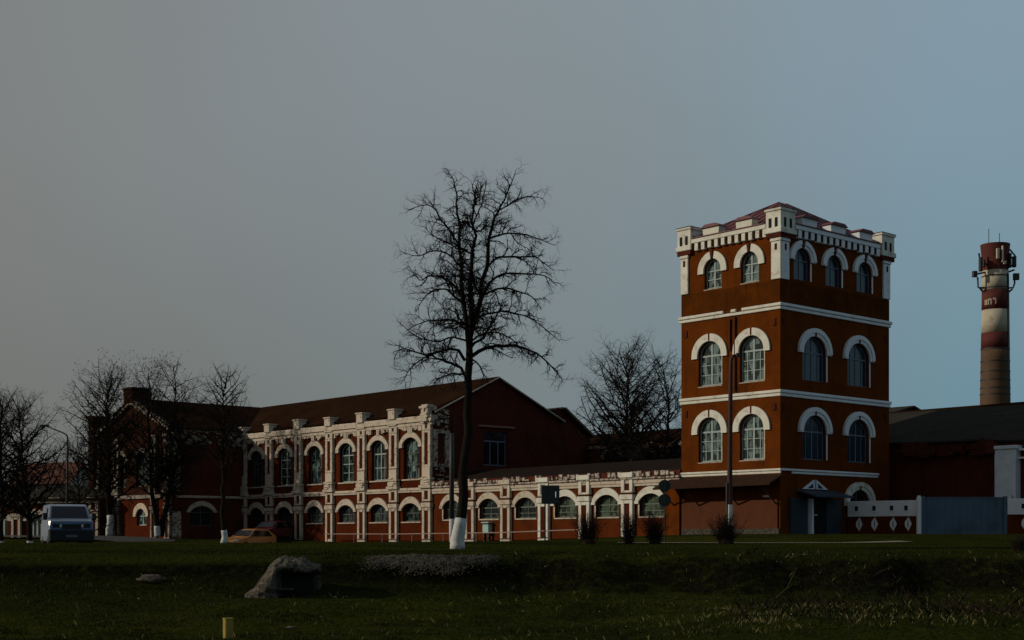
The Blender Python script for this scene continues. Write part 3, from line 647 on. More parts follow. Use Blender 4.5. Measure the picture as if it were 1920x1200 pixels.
mb = MB(); mb.cbox(GX0, GX1, -.1, .02, 2.86, 3.0); mb.cbox(GX0, GX1, -.14, .02, 3.01, 3.22); mb.build('cornice', M['white_worn'], gal, MA); mb = MB(); mb.cbox(GX0, GX1, -.24, .02, 3.23, 3.34); mb.build('eaves_board', M['white_broken'], gal, MA); mb = MB(); mb.box(GX0, GX1, -.1, .02, 3.341, 3.66); mb.build('parapet_core', M['brick_dark'], gal, MA)
mb = MB(); x = GX0
while x < GX1 - .5:                                   # crumbling top course
    w = rnd.uniform(.1, .42); h = rnd.uniform(.08, .3)
    if rnd.random() < .88: mb.cbox(x, x + w, -.2 + rnd.uniform(-.05, .06), -.05, 3.36 + rnd.uniform(0, .06), 3.42 + h, .015)
    x += w + rnd.uniform(0, .12)
mb.build('broken_parapet', M['white_broken'], gal, MA)
slab((GX0, -.02, 3.56), (GX1, -.02, 3.62), (GX1, 3.2, 4.5), (GX0, 3.2, 4.45)).build('roof', M['roof_dark'], gal, MA)
slab((GX1, 6.2, 3.5), (GX0, 6.2, 3.5), (GX0, 3.2, 4.45), (GX1, 3.2, 4.5)).build('roof', M['roof_dark'], gal, MA)
mb = MB(); mb.poly([(GX0, 6.1, -.6), (GX1, 6.1, -.6), (GX1, 6.1, 3.5), (GX0, 6.1, 3.5)]); mb.build('wall', M['brick_dark'], gal, MA)
# corner strip next to the tower, with the short cornice return
mb = MB(); mb.cbox(-7.3, GX1, -.14, .02, -.3, 2.9); mb.build('end_pier', M['brick_orange'], gal, MA)

# ================================================================== buildings behind
shed = thing('rear_shed', 'dark lean-to shed with a sloping gable behind the right end of the hall', 'shed', MA @ T(X1, 13, 0))
mb = MB(); mb.poly([(GD + .05, .3, -.6), (14.4, .3, -.6), (14.4, .3, 7.3), (11.9, .3, 8.95), (GD + .05, .3, 9.1)]); mb.build('gable_wall', M['brick_dark'], shed, MG)
slab((X1 + .0, 14.6, 7.22), (X1 - 18, 14.6, 7.22), (X1 - 18, 11.6, 9.15), (X1 + .0, 11.6, 9.15)).build('roof', M['roof_grey'], shed, MA)
mb = MB(); mb.tube([(X1 + .05, 14.6, 7.24), (X1 + .05, 11.7, 9.13)], .07, 4); mb.build('barge_board', M['white_worn'], shed, MA)
back = thing('old_workshop', 'long dark brick workshop with patched cornice seen over the gallery roof', 'workshop', MA @ T(-16, 14.4, 0))
BX0, BX1 = X1 - 9, 4.0
mb = MB(); bops = [(x, 1.5, 4.4, 5.7, .5) for x in (-25.6, -22.6, -19.6, -16.6, -13.6, -10.6, -7.6)]
MB_ = MA @ T(0, 14.4, 0)
wall(mb, BX0, BX1, [(-.6, 6.7, bops)]); mb.build('wall', M['brick_dark'], back, MB_)
fb = frame_mesh(1.46, 1.3, .48, .06, [(0, .06, None)], [(.9, .05)], 'frame_d'); pb = pane_mesh(1.54, 1.3, .52, 'glass_dim'); sb = surround_mesh(1.54, 1.3, .5, .3, .1, .1, 'white_broken', gap=0)
for o_ in bops: window(back, MB_, o_[0], 4.4, fb, pb, sb)
mb = MB(); mb.box(BX0, BX1, -.05, .02, 6.3, 6.655); mb.build('cornice_bed', M['brick_dark'], back, MB_)
mb = MB(); x = BX0
while x < BX1:
    w = rnd.uniform(.2, .8)
    if rnd.random() < (.9 if x < -22 else .35): mb.cbox(x, x + w, -.14 - rnd.uniform(0, .08), .02, 6.36 + rnd.uniform(-.1, .1), 6.66, .02)
    x += w + .05
mb.build('cornice', M['white_broken'], back, MB_)
slab((BX0, -.25, 6.66), (BX1, -.25, 6.66), (BX1, 4, 7.75), (BX0, 4, 7.75)).build('roof', M['roof_brown'], back, MB_)
slab((BX1, 8, 6.6), (BX0, 8, 6.6), (BX0, 4, 7.75), (BX1, 4, 7.75)).build('roof', M['roof_brown'], back, MB_)
for X in (-23.6, -20.9):
    mb = MB(); mb.cbox(X - .22, X + .22, -.16, .02, -.5, 6.3); mb.build('pilaster', M['white_broken'], back, MB_)

# workshop right of the tower
wk = thing('side_workshop', 'dark brick workshop with a broad slate roof right of the tower', 'workshop', MA @ T(4, TD, 0))
MK = MA @ T(0, TD + 1.3, 0)
KX = 16.0
mb = MB(); wall(mb, -5, KX, [(-.5, 4.9, [(9.6, 2.0, .9, 2.9, .4), (12.6, 2.0, .9, 2.9, .4)])]); mb.build('wall', M['brick_dark'], wk, MK)
for c in (9.6, 12.6): window(wk, MK, c, .9, frame_mesh(1.95, 2.0, .38, .07, [(0, .06, None)], [(1.4, .06)], 'frame_d'), pane_mesh(2.04, 2.0, .42, 'glass_dark'))
slab((-5, .05, 5.4), (KX, -.3, 4.75), (KX, 5.2, 7.25), (-5, 5.2, 7.42)).build('roof', M['roof_grey'], wk, MK)
slab((KX, 11, 4.8), (-5, 11, 4.8), (-5, 5.2, 7.42), (KX, 5.2, 7.25)).build('roof', M['roof_grey'], wk, MK)
mb = MB()
for k in range(70):                                   # ragged eaves
    u = rnd.uniform(.05, 5.2); mb.cbox(u, u + rnd.uniform(.15, .6), -.4 - rnd.uniform(0, .2), .0, 4.55 + rnd.uniform(-.25, .3), 4.9 + rnd.uniform(-.1, .3), .03)
mb.build('broken_eaves', M['brick_dark'], wk, MK)
mb = MB(); mb.box(1.9, 4.9, -.75, -.3, 5.06, 5.16); mb.build('eaves_sheet', M['steel_dark'], wk, MK)
mb = MB(); mb.cbox(5.72, 6.88, -.5, .02, -.4, 4.55); mb.cbox(5.62, 6.98, -.58, .02, 4.56, 4.74); mb.build('pier', M['white_blue'], wk, MK)
mb = MB(); mb.cbox(6.9, KX, -.35, .02, 4.46, 4.56); mb.cbox(6.9, KX, -.3, .02, 4.05, 4.14); mb.build('cornice', M['white_fence'], wk, MK)
mb = MB(); mb.cbox(.04, 1.4, -.25, .02, -.4, 2.4); mb.build('plinth', M['brick_dark'], wk, MK)
rear = thing('far_shed', 'low dark shed roof just behind the slate roof beside the tower', 'shed', MA @ MA @ T(-10, 24, 0))
mb = MB(); mb.box(-13.8, -6.0, 17.5, 24, -.5, 7.4); mb.build('wall', M['brick_dark'], rear, MA)
slab((-14, 17.3, 7.42), (-5.8, 17.3, 7.42), (-5.8, 21, 8.3), (-14, 21, 8.3)).build('roof', M['roof_grey'], rear, MA)
slab((-5.8, 24.2, 7.42), (-14, 24.2, 7.42), (-14, 21, 8.3), (-5.8, 21, 8.3)).build('roof', M['roof_grey'], rear, MA)

# ================================================================== chimney
CY = 130.0; cb = at(1866, 1010, CY)
chim = thing('factory_chimney', 'tall round brick chimney with red and white bands and antennas at its top', 'chimney', T(cb.x, cb.y, -.5))
MC = T(cb.x, cb.y, 0); k_ = CY / F
zc = lambda y: (HY - y) * k_
def rad_at(z): return 1.36 - (z - 11.0) * .0155
def ring(mb, z0, z1, ex=0, n=40, flare=0):
    steps = max(1, int((z1 - z0) / .8)); mb.tube([(0, 0, z0 + (z1 - z0) * i / steps) for i in range(steps + 1)], [rad_at(z0 + (z1 - z0) * i / steps) + ex + flare * (i / steps) ** 2 for i in range(steps + 1)], n)
bands = [(1030, 655, 'chim_tan', 'chimney_shaft'), (655, 625, 'chim_red', 'painted_band'), (625, 582, 'chim_white', 'painted_band'), (582, 545, 'chim_red', 'painted_band'), (545, 508, 'chim_white', 'painted_band')]
for y0, y1, m_, nm in bands:
    mb = MB(); ring(mb, zc(y0), zc(y1) - .005); mb.build(nm, M[m_], chim, MC, True)
mb = MB(); ring(mb, zc(508), zc(459), .02, flare=.18); mb.build('chimney_cap', M['chim_red'], chim, MC, False)
for y in (740, 728, 713, 697, 678, 655, 541, 519):
    mb = MB(); z = zc(y); mb.tube([(0, 0, z - .05), (0, 0, z + .05)], rad_at(z) + .035, 32); mb.build('hoop', M['steel_dark'], chim, MC)
mb = MB()                                             # ladder on the right flank
for s_ in (-.2, .2): mb.tube([(1.32 * math.cos(-.62 + s_ * .7), 1.45 * math.sin(-.62 + s_ * .7), 3), (1.12 * math.cos(-.62 + s_ * .7), 1.22 * math.sin(-.62 + s_ * .7), zc(515))], .085, 4)
zz = 4.0
while zz < zc(520):
    f_ = 1 - (zz - 3) / (zc(515) - 3); mb.tube([((1.12 + .2 * f_) * math.cos(-.62 + s_ * .7), (1.22 + .23 * f_) * math.sin(-.62 + s_ * .7), zz) for s_ in (-.2, .2)], .03, 3); zz += .45
mb.build('ladder', M['steel_dark'], chim, MC)
for px, top in ((1854, 429), (1874, 437)):
    mb = MB(); X = (px - 1866) * k_; mb.tube([(X, 0, zc(465)), (X, 0, zc(top))], .035, 4); mb.build('lightning_rod', M['steel_dark'], chim, MC)
def antenna(pts, boxes, m_='steel_dark', nm='antenna_bracket'):
    mb = MB()
    for p in pts: mb.tube([((x - 1866) * k_, dy, zc(y)) for x, y, dy in p], .085, 5)
    o = mb.build(nm, M[m_], chim, MC)
    for x0, x1, y0, y1, dy in boxes:
        b = MB(); b.cbox((x0 - 1866) * k_, (x1 - 1866) * k_, dy - .2, dy + .2, zc(y1), zc(y0), .05); b.build('antenna', M['steel_dark'], o, MC)
antenna([[(1846, 541, -.4), (1830, 541, -.6), (1829, 522, -.6)], [(1846, 512, -.4), (1826, 516, -.6)], [(1834, 512, -.8), (1832, 490, -.8), (1830, 478, -.8)], [(1840, 548, -.3), (1833, 541, -.5)], [(1843, 495, -.5), (1832, 497, -.8)]],
        [(1819, 1827, 511, 522, -.7), (1830, 1835, 486, 512, -.9), (1835, 1840, 491, 505, -1.0)])
antenna([[(1888, 541, -.3), (1896, 541, -.5), (1899, 532, -.5), (1898, 524, -.5)], [(1886, 512, -.4), (1898, 508, -.6)], [(1884, 472, -.3), (1890, 470, -.5), (1899, 482, -.6), (1899, 500, -.6)], [(1886, 485, -.5), (1899, 485, -.6)], [(1884, 505, -.4), (1894, 500, -.6)], [(1888, 550, -.2), (1896, 543, -.4)]],
        [(1896, 1906, 515, 527, -.6), (1885, 1890, 478, 505, -.8), (1893, 1899, 484, 504, -.8)])
for x0, x1, y0, y1 in ((1858, 1863, 472, 491), (1868, 1871, 467, 497), (1871, 1876, 495, 501)):
    b = MB(); b.cbox((x0 - 1866) * k_, (x1 - 1866) * k_, -1.62, -1.38, zc(y1), zc(y0), .03); b.build('panel_antenna', M['chim_white'], chim, MC)
# painted year digits on the upper red band: a curved row of pale strokes
mb = MB()
for a0, a1, y0, y1 in ((-2.75, -2.66, 564, 574), (-2.6, -2.52, 564, 574), (-2.45, -2.38, 563, 574), (-2.38, -2.24, 563, 565), (-2.24, -2.17, 563, 574), (-2.07, -1.9, 562, 565), (-1.9, -1.83, 563, 573)):
    rr = rad_at(zc(568)) + .012
    mb.poly([(rr * math.cos(a), rr * math.sin(a), zc(y)) for a, y in ((a0, y1), (a1, y1), (a1, y0), (a0, y0))])
mb.build('painted_numerals', M['chim_white'], chim, MC)

# ================================================================== fence and gate
def fence(p0, p1, label, diamonds, holes, zt, zg):
    p0 = Vector(p0); p1 = Vector(p1); L = (p1 - p0).length; mf = frame((p0.x, p0.y, 0), p1 - p0)
    t = thing('brick_fence', label, 'fence', mf @ T(L / 2, 0, zg))
    mb = MB(); mb.box(0, L, 0, .3, zg - .4, zt - .8); mb.build('lower_wall', M['brick_mid'], t, mf)
    mb = MB(); mb.cbox(0, L, -.06, .36, zt - .8, zt, .02); mb.build('white_band', M['white_fence'], t, mf)
    for u in holes:
        h = MB(); h.box(u - .09, u + .09, -.075, -.05, zt - .5, zt - .26); h.build('square_opening', M['void'], t, mf)
        h = MB(); h.box(u - .15, u - .095, -.085, -.05, zt - .56, zt - .2); h.box(u + .095, u + .15, -.085, -.05, zt - .56, zt - .2); h.box(u - .095, u + .095, -.083, -.05, zt - .56, zt - .505); h.box(u - .095, u + .095, -.083, -.05, zt - .255, zt - .2); h.build('opening_frame', M['white_fence'], t, mf)
    for u in diamonds:
        d_ = MB(); zc_ = zg + .52
        for sgn in (-1, 1):
            d_.prism([(u, zc_ + .34), (u - .17 if sgn < 0 else u + .0, zc_), (u, zc_ - .34), (u + .0 if sgn < 0 else u + .17, zc_)], -.045, -.004) if sgn > 0 else None
        d_.prism([(u, zc_ + .36), (u - .19, zc_ + .1), (u - .19, zc_ - .1), (u, zc_ - .36), (u - .06, zc_ - .06), (u - .06, zc_ + .06)], -.05, -.004)
        d_.build('diamond_ornament', M['white_fence'], t, mf)
    return t
P0 = at(1590, 1010, 73.5); P1 = at(1727, 1010, 70.8)
Lf = (P1 - P0).length
def along(px):                                        # distance along the fence for a column of the photograph
    k = (px - 960) / F; d = (P1 - P0) / Lf; return (k * P0.y - P0.x) / (d.x - k * d.y)
fence(P0, P1, 'red brick fence with a white top band running from the tower to the gate', [along(x) for x in (1612, 1641, 1676, 1704)], [along(x) for x in (1607, 1640, 1673, 1700)], 1.93, .22)
Q0 = at(1889, 1010, 70.7); Q1 = at(1995, 1010, 70.2)
fence(Q0, Q1, 'short brick fence with white band and one diamond right of the grey gate', [.85, 2.0], [.75, 1.9], 2.0, .24)
g0 = at(1728, 1010, 70.8); g1 = at(1887, 1010, 70.8); mg = frame((g0.x, g0.y, 0), g1 - g0); gl = (g1 - g0).length
gate = thing('metal_gate', 'blue grey sheet metal gate closed between two brick fences', 'gate', mg @ T(gl / 2, 0, .2))
mb = MB(); n_ = 44
prof = [(.14 + (gl - .28) * i / n_, (.012 if i % 4 in (0, 1) else -.012)) for i in range(n_ + 1)]
for (xa, ya), (xb, yb) in zip(prof, prof[1:]): mb.poly([(xa, ya, .26), (xb, yb, .26), (xb, yb, 2.03), (xa, ya, 2.03)])
mb.build('gate_panel', M['metal_grey'], gate, mg, False)
mb = MB(); mb.cbox(.12, gl - .12, -.03, .05, 2.031, 2.08); mb.cbox(.12, gl - .12, -.03, .05, .2, .259); mb.build('gate_frame', M['metal_grey'], gate, mg)
for u, z in ((.06, 2.12), (gl - .06, 2.12)):
    mb = MB(); mb.cbox(u - .09, u + .09, -.09, .09, -.2, z); mb.build('gate_post', M['metal_grey'], gate, mg)
wp = at(1723, 1010, 70.5); post = thing('white_post', 'thin white post where the brick fence meets the grey gate', 'post', T(wp.x, wp.y, .2))
mb = MB(); mb.cbox(-.1, .1, -.1, .1, -.3, 1.85); mb.box(-.07, .07, -.07, .07, 1.85, 1.95); mb.build('shaft', M['white_fence'], post, T(wp.x, wp.y, .2))

# ================================================================== low pipe rail, cabinet
rail = thing('pipe_rail', 'low pale pipe rail running along the foot of the hall and gallery', 'rail', MA @ T(-27, -.9, 0))
mb = MB(); mb.tube([(-38.5, -.9, .32), (-30, -.9, .3), (-20, -.9, .36), (-12.6, -.9, .52)], .035, 6); mb.build('pipe', M['rail'], rail, MA)
x = -38.2
while x < -12.6:
    p = MA @ Vector((x, -.9, 0)); mb = MB(); mb.tube([(x, -.9, gz(p.x, p.y) - .1), (x, -.9, .3 + .2 * sm(-22, -12, x))], .03, 5); mb.build('rail_post', M['rail'], rail, MA); x += 3.2
cab = thing('utility_cabinet', 'small pale teal cabinet against the gallery wall under a window', 'cabinet', MA @ T(-22.05, -.25, 0))
mb = MB(); mb.cbox(-22.33, -21.77, -.32, -.02, .32, .86); mb.build('body', M['teal'], cab, MA)
mb = MB(); mb.cbox(-22.4, -21.7, -.38, -.02, .94, 1.02); mb.build('lid', M['teal'], cab, MA)
mb = MB(); mb.box(-22.3, -21.8, -.28, -.02, .86, .94); mb.build('neck', M['steel_dark'], cab, MA)
for x in (-22.3, -21.88): mb = MB(); mb.box(x, x + .08, -.28, -.1, -.3, .32); mb.build('leg', M['steel_dark'], cab, MA)

# ================================================================== trees
def wander(q, p, d, L, n, jit, bias):
    pts = [p.copy()]; d = d.normalized()
    for i in range(n):
        d = (d + Vector((q.gauss(0, jit), q.gauss(0, jit), q.gauss(0, jit))) + bias).normalized(); pts.append(pts[-1] + d * (L / n))
    return pts
def side_dir(q, t, ang):
    a = t.orthogonal().normalized(); b = t.cross(a).normalized(); ph = q.uniform(0, 2 * math.pi)
    return (t * math.cos(ang) + (a * math.cos(ph) + b * math.sin(ph)) * math.sin(ang)).normalized()
def twigs(q, mb, pts, rads, level, P, tips=None):
    """children along a branch; P holds one tuple per level: (spacing, length, steps, jitter, bias z, sides, radius)"""
    if level >= len(P): return
    sp, L, n, jit, bz, sd, rr = P[level]; seg = [(b - a).length for a, b in zip(pts, pts[1:])]; tot = sum(seg); s = sp * q.uniform(.4, 1.2) + (tot * .1 if level == 0 else 0)
    while s < tot:
        u = s; i = 0
        while i < len(seg) - 1 and u > seg[i]: u -= seg[i]; i += 1
        f = min(1, u / max(seg[i], 1e-6)); p = pts[i].lerp(pts[i + 1], f); t = (pts[i + 1] - pts[i]).normalized()
        r0 = min(rr, (rads[i] * (1 - f) + rads[i + 1] * f) * .75)
        ln = L * q.uniform(.45, 1.15) * (1 - .45 * s / tot); d = side_dir(q, t, q.uniform(.55, 1.25))
        c = wander(q, p, d, ln, n, jit, Vector((0, 0, bz * (1 if q.random() < .7 else -.8))))
        cr = [r0 * (1 - .72 * k / n) for k in range(n + 1)]; mb.tube(c, cr, sd, False)
        if tips is not None and level == len(P) - 1: tips.append((c[-1], (c[-1] - c[-2]).normalized()))
        twigs(q, mb, c, cr, level + 1, P, tips)
        s += sp * q.uniform(.6, 1.4)
def tree(name, label, base, limbs, P, seed, wash=None, group=None, tips_m=None, twig_m='twig', extra=None):
    """limbs: list of (points, radii); the first is the trunk"""
    q = random.Random(seed); o = thing(name, label, 'tree', T(*base), group); mw = WM[o]; inv = -Vector(base)
    tr = MB(); tw = MB(); tips = [] if tips_m else None
    for k, (pts, rr) in enumerate(limbs):
        pts = [Vector(p) + inv for p in pts]; fine = [pts[0]]; fr = [rr[0]]
        for i in range(len(pts) - 1):                 # smooth and roughen the limb
            a = pts[max(0, i - 1)]; b = pts[i]; c = pts[i + 1]; d = pts[min(len(pts) - 1, i + 2)]
            for s in (.33, .67, 1.0):
                f = .5 * ((2 * b) + (c - a) * s + (2 * a - 5 * b + 4 * c - d) * s * s + (3 * b - a - 3 * c + d) * s ** 3)
                if s < 1: f = f + Vector((q.gauss(0, 1), q.gauss(0, 1), q.gauss(0, .6))) * min(.045, rr[i] * .7)
                fine.append(f); fr.append(rr[i] + (rr[i + 1] - rr[i]) * s)
        tr.tube(fine, fr, 9 if k == 0 else 6)
        if k == 0:
            if wash:
                wl = MB(); zt = wash; pp = [(p, r) for p, r in zip(fine, fr)]; w_ = [(fine[0] - Vector((0, 0, .05)), fr[0] * 1.06)]
                n = 6
                for i in range(n + 1):
                    z = zt * i / n; j = 0
                    while j < len(fine) - 2 and fine[j + 1].z < z: j += 1
                    f = max(0, min(1, (z - fine[j].z) / max(1e-6, fine[j + 1].z - fine[j].z))); w_.append((fine[j].lerp(fine[j + 1], f), (fr[j] + (fr[j + 1] - fr[j]) * f) * 1.05 + .004))
                wl.tube([a for a, _ in w_[1:]], [b for _, b in w_[1:]], 10)
            continue
        twigs(q, tw, fine, fr, 0, P, tips)
    if len(limbs) == 1: twigs(q, tw, fine, fr, 0, P, tips)
    t_ = tr.build('trunk', M['bark'], o, mw, True); tw.build('crown', M[twig_m], o, mw)
    if wash: wl.build('whitewashed_base', M['whitewash'], t_, mw, True)
    if tips_m:
        bd = MB()
        for p, d in tips:
            for _ in range(tips_m):
                c = p + d * q.uniform(-.12, .05) + Vector((q.gauss(0, .03), q.gauss(0, .03), q.gauss(0, .03))); s = q.uniform(.03, .065); a = d.orthogonal().normalized() * s; b = (d * .8 + Vector((0, 0, .5))) * s * 1.6
                bd.add([c - a, c + a * .2 + b * .3, c + b, c - a * .6 + b * .5], [(0, 1, 2, 3)])
        tag(bd.build('foliage', M['twig_bud'], o, mw), kind='stuff')
    return o
# the tall tree on the lawn, limb by limb
BY = 52.0; q = random.Random(3)
LIMBS = [
 ([(858, 1031), (866, 960), (872, 850), (878, 740), (880, 655)], (.27, .19, .165, .15, .13)),
 ([(880, 665), (884, 560), (885, 470), (888, 395), (893, 350)], (.105, .085, .06, .035, .014)),
 ([(879, 655), (868, 560), (862, 470), (857, 400), (853, 350), (838, 316)], (.095, .08, .06, .04, .025, .01)),
 ([(881, 660), (902, 560), (915, 470), (926, 410), (946, 375), (968, 318)], (.1, .085, .065, .045, .03, .01)),
 ([(872, 676), (849, 655), (825, 659), (798, 666), (759, 654), (736, 662)], (.06, .055, .045, .035, .022, .01)),
 ([(872, 704), (857, 686), (829, 674), (806, 667), (774, 686), (751, 720)], (.06, .055, .045, .035, .022, .01)),
 ([(873, 704), (849, 700), (825, 709), (808, 726)], (.04, .032, .022, .01)),
 ([(884, 668), (912, 652), (943, 649), (974, 651), (1006, 662), (1033, 686), (1056, 716)], (.075, .068, .06, .05, .038, .025, .01)),
 ([(884, 650), (912, 623), (931, 592), (943, 560)], (.06, .045, .03, .012)),
 ([(896, 580), (912, 541), (935, 517), (974, 513), (1021, 517), (1044, 536)], (.055, .05, .042, .034, .022, .01)),
 ([(902, 556), (935, 541), (967, 545), (998, 557), (1016, 582)], (.045, .038, .03, .02, .01)),
 ([(913, 502), (935, 482), (974, 482), (1006, 482), (1038, 508)], (.045, .04, .032, .022, .01)),
 ([(919, 447), (943, 439), (974, 439), (1006, 447), (1040, 460)], (.04, .034, .027, .02, .009)),
 ([(932, 396), (967, 376), (990, 368), (1018, 372)], (.032, .025, .018, .009)),
 ([(868, 560), (853, 537), (829, 521), (806, 517), (786, 525), (766, 500)], (.055, .048, .04, .03, .02, .01)),
 ([(869, 570), (845, 548), (822, 543), (798, 555), (780, 585)], (.045, .04, .03, .02, .01)),
 ([(873, 618), (853, 600), (825, 600), (794, 604), (762, 620)], (.045, .04, .03, .02, .01)),
 ([(861, 462), (845, 435), (822, 404), (802, 384), (765, 394)], (.042, .036, .028, .02, .009)),
 ([(863, 500), (842, 478), (815, 470), (785, 480), (752, 472)], (.04, .034, .026, .018, .009)),
 ([(884, 640), (905, 626), (935, 624), (965, 640), (985, 668)], (.04, .035, .028, .02, .01)),
 ([(884, 672), (898, 684), (912, 708), (918, 735)], (.03, .025, .018, .009)),
 ([(886, 600), (915, 588), (955, 585), (1000, 600), (1050, 640)], (.045, .04, .032, .022, .009)),
 ([(877, 640), (850, 632), (815, 640), (780, 630), (744, 600)], (.042, .036, .028, .02, .009)),
 ([(888, 420), (905, 380), (912, 340)], (.03, .02, .008)),
 ([(862, 470), (840, 455), (810, 440), (795, 425)], (.03, .024, .016, .008)),
]
limbs = []
for i, (pp, rr) in enumerate(LIMBS):
    dy = q.uniform(-1, 1) if i > 3 else (0, 0, .15, -.15)[i]; sgn = 1 if dy > 0 else -1; n = len(pp)
    limbs.append(([at(x, y, BY + (dy * 1.1 + sgn * .5 if i > 3 else dy * 3) * (k / (n - 1))) for k, (x, y) in enumerate(pp)], rr))
for i in range(14):                                   # limbs towards and away from the viewer
    k = q.uniform(.1, .9); z0 = limbs[1][0][0].lerp(limbs[1][0][-1], k) + Vector((q.uniform(-.1, .1), 0, 0)); sg = 1 if i % 2 else -1
    L = 2.6 * (1 - .55 * k); d = Vector((q.uniform(-.6, .6), sg, q.uniform(.2, .6)))
    pts = wander(q, z0, d, L, 4, .15, Vector((0, 0, -.06))); limbs.append((pts, [.04, .034, .026, .018, .009]))
tree('bare_tree', 'tall bare tree with a whitewashed trunk foot standing alone on the lawn', limbs[0][0][0], limbs,
     [(.185, 1.25, 6, .28, .02, 4, .026), (.115, .62, 5, .36, .0, 3, .015), (.09, .27, 3, .42, -.02, 3, .0105)], 11, wash=1.15)

def generic(base, H, spread, seed, stems=1, start=.3, nl=26, up=.5, r0=.17, lean=0.0):
    """limbs of a rounded bare tree: one or more stems, side limbs rising and curving outwards"""
    q = random.Random(seed); base = Vector(base); out = []
    for s in range(stems):
        off = Vector((0, 0, 0)) if stems == 1 else Vector((math.cos(s * 2.4 + seed), .6 * math.sin(s * 2.4 + seed), 0)) * spread * .34
        top = base + Vector((lean * H + off.x, off.y, H * q.uniform(.86, .97))); n = 7
        pts = [base + (top - base) * (i / n) + Vector((q.gauss(0, .012), q.gauss(0, .012), 0)) * H * (i / n) + (off * (.6 * math.sin(math.pi * i / n))) for i in range(n + 1)]
        pts[0] = base + off * .12
        rr = [r0 * (1 - .9 * (i / n) ** .8) / (1 if stems == 1 else 1.25) for i in range(n + 1)]; out.append((pts, rr))
        for k in range(nl // stems):
            t = start + (1 - start) * (k + q.random() * .7) / (nl // stems) * .96; i = min(n - 1, int(t * n)); f = t * n - i; p = pts[i].lerp(pts[i + 1], f); ph = k * 2.4 + q.uniform(-.5, .5) + s
            prof = math.sin(math.pi * min(1, (t - start) / (1 - start) * .72 + .28)) ** .7; L = spread * (.74 + .4 * prof) * (1.08 - .42 * max(0, (t - start) / (1 - start)) ** 1.5) * q.uniform(.85, 1.15)
            d = Vector((math.cos(ph), math.sin(ph), up + .5 * t)); lp = wander(q, p, d, L, 5, .13, Vector((0, 0, .05))); r1 = min(max(rr[i] * .62, .03), .085)
            out.append((lp, [r1 * (1 - .83 * j / 5) for j in range(6)]))
    return out
PT = [(.25, 1.15, 5, .26, .06, 4, .03), (.17, .6, 4, .32, .04, 3, .02), (.13, .3, 3, .36, .03, 3, .015)]
def gtree(label, px, py, Y, H, spread, seed, wash=None, tips_m=None, group=None, P=PT, **kw):
    b = at(px, py, Y); b.z = gz(b.x, b.y) - .03; return tree('bare_tree', label, b, generic(b, H, spread, seed, **kw), P, seed, wash, group, tips_m)
PL = [(.32, 1.5, 5, .28, .03, 4, .045), (.26, .85, 4, .32, .03, 3, .03), (.25, .42, 3, .38, .0, 3, .021)]
gtree('budding street tree with a tall whitewashed foot left of the gabled wing window', 205, 1004, 103, 13.0, 3.8, 41, wash=1.5, tips_m=2, P=PL, start=.2, r0=.26, nl=58)
gtree('budding street tree forking low in front of the gabled wing', 298, 1004, 102, 12.6, 3.5, 42, wash=.75, tips_m=2, P=PL, start=.2, stems=2, r0=.28, nl=60)
gtree('slender bare tree with white foot standing just left of the orange car', 419, 1013, 60, 8.1, 1.75, 43, wash=.58, start=.42, nl=34, r0=.13, P=[(.2, .85, 5, .24, .06, 4, .022), (.15, .45, 4, .3, .04, 3, .015), (.12, .22, 3, .35, .03, 3, .011)])
gtree('leaning bare tree with white foot at the left edge before the low gatehouse', 58, 1016, 78, 8.8, 2.9, 44, wash=.5, start=.18, nl=52, r0=.17, lean=-.07)
gtree('bare tree half cut off by the left edge of the photograph', 2, 1016, 80, 9.4, 3.0, 45, wash=.5, start=.18, nl=52, r0=.15)
gtree('bare thin tree behind the pale van near the street lamp', 150, 1010, 96, 8.2, 3.0, 49, start=.16, nl=46, r0=.1)
gtree('bare spreading tree behind the gallery roof on the side of the hall', 1172, 1010, 93, 12.7, 4.2, 46, start=.33, nl=56, r0=.23, P=PL)
gtree('bare twin stemmed tree behind the gallery roof next to the tower', 1222, 1010, 90, 12.2, 3.5, 47, start=.33, nl=56, stems=2, r0=.23, P=PL)

# shrubs: fans of stems
def shrub(label, px, py, Y, H, W, n, seed, flat=False):
    q = random.Random(seed); b = at(px, py, Y); b.z = gz(b.x, b.y); o = thing('bare_shrub', label, 'shrub', T(*b), 'bare shrubs in front of the gallery and tower'); mb = MB()
    for i in range(n):
        ph = q.uniform(0, 2 * math.pi); sp = q.uniform(0, .9); d = Vector((math.cos(ph) * sp * W / H, math.sin(ph) * sp * W / H, 1))
        L = H * q.uniform(.6, 1.1) * (1.0 if not flat else min(1.0, 1.05)); p0 = Vector((q.gauss(0, .09), q.gauss(0, .09), -.05))
        c = wander(q, p0, d, L, 6, .12, Vector((0, 0, .0)))
        if flat: c = [Vector((p.x, p.y, min(p.z, H * .8 + .03 * q.random()))) for p in c]
        r = q.uniform(.009, .02); cr = [r * (1 - .7 * k / 6) for k in range(7)]; mb.tube(c, cr, 3, False)
        twigs(q, mb, c, cr, 0, [(.11, .4, 4, .25, .05, 3, .009), (.1, .18, 2, .3, .03, 3, .007)])
    mb.build('stems', M['shrub'], o, WM[o])
    st = MB(); st.tube([(0, 0, -.1), (0, 0, .18), (0, 0, .3)], [.24 * W / .7, .2 * W / .7, .08], 9); st.build('stool', M['shrub'], o, WM[o])
shrub('clipped bare shrub before the fourth gallery window, widest of its row', 1103, 1018, 58, 1.5, .85, 95, 51, True)
shrub('narrow bare shrub between two clipped shrubs before a white pilaster', 1179, 1017, 58, 1.5, .45, 55, 52, True)
shrub('clipped bare shrub below the pair of round signs', 1228, 1018, 58, 1.5, .75, 90, 53, True)
shrub('round bare shrub growing round the foot of the tall rusty pole', 1362, 1019, 58, 1.3, 1.0, 120, 54)
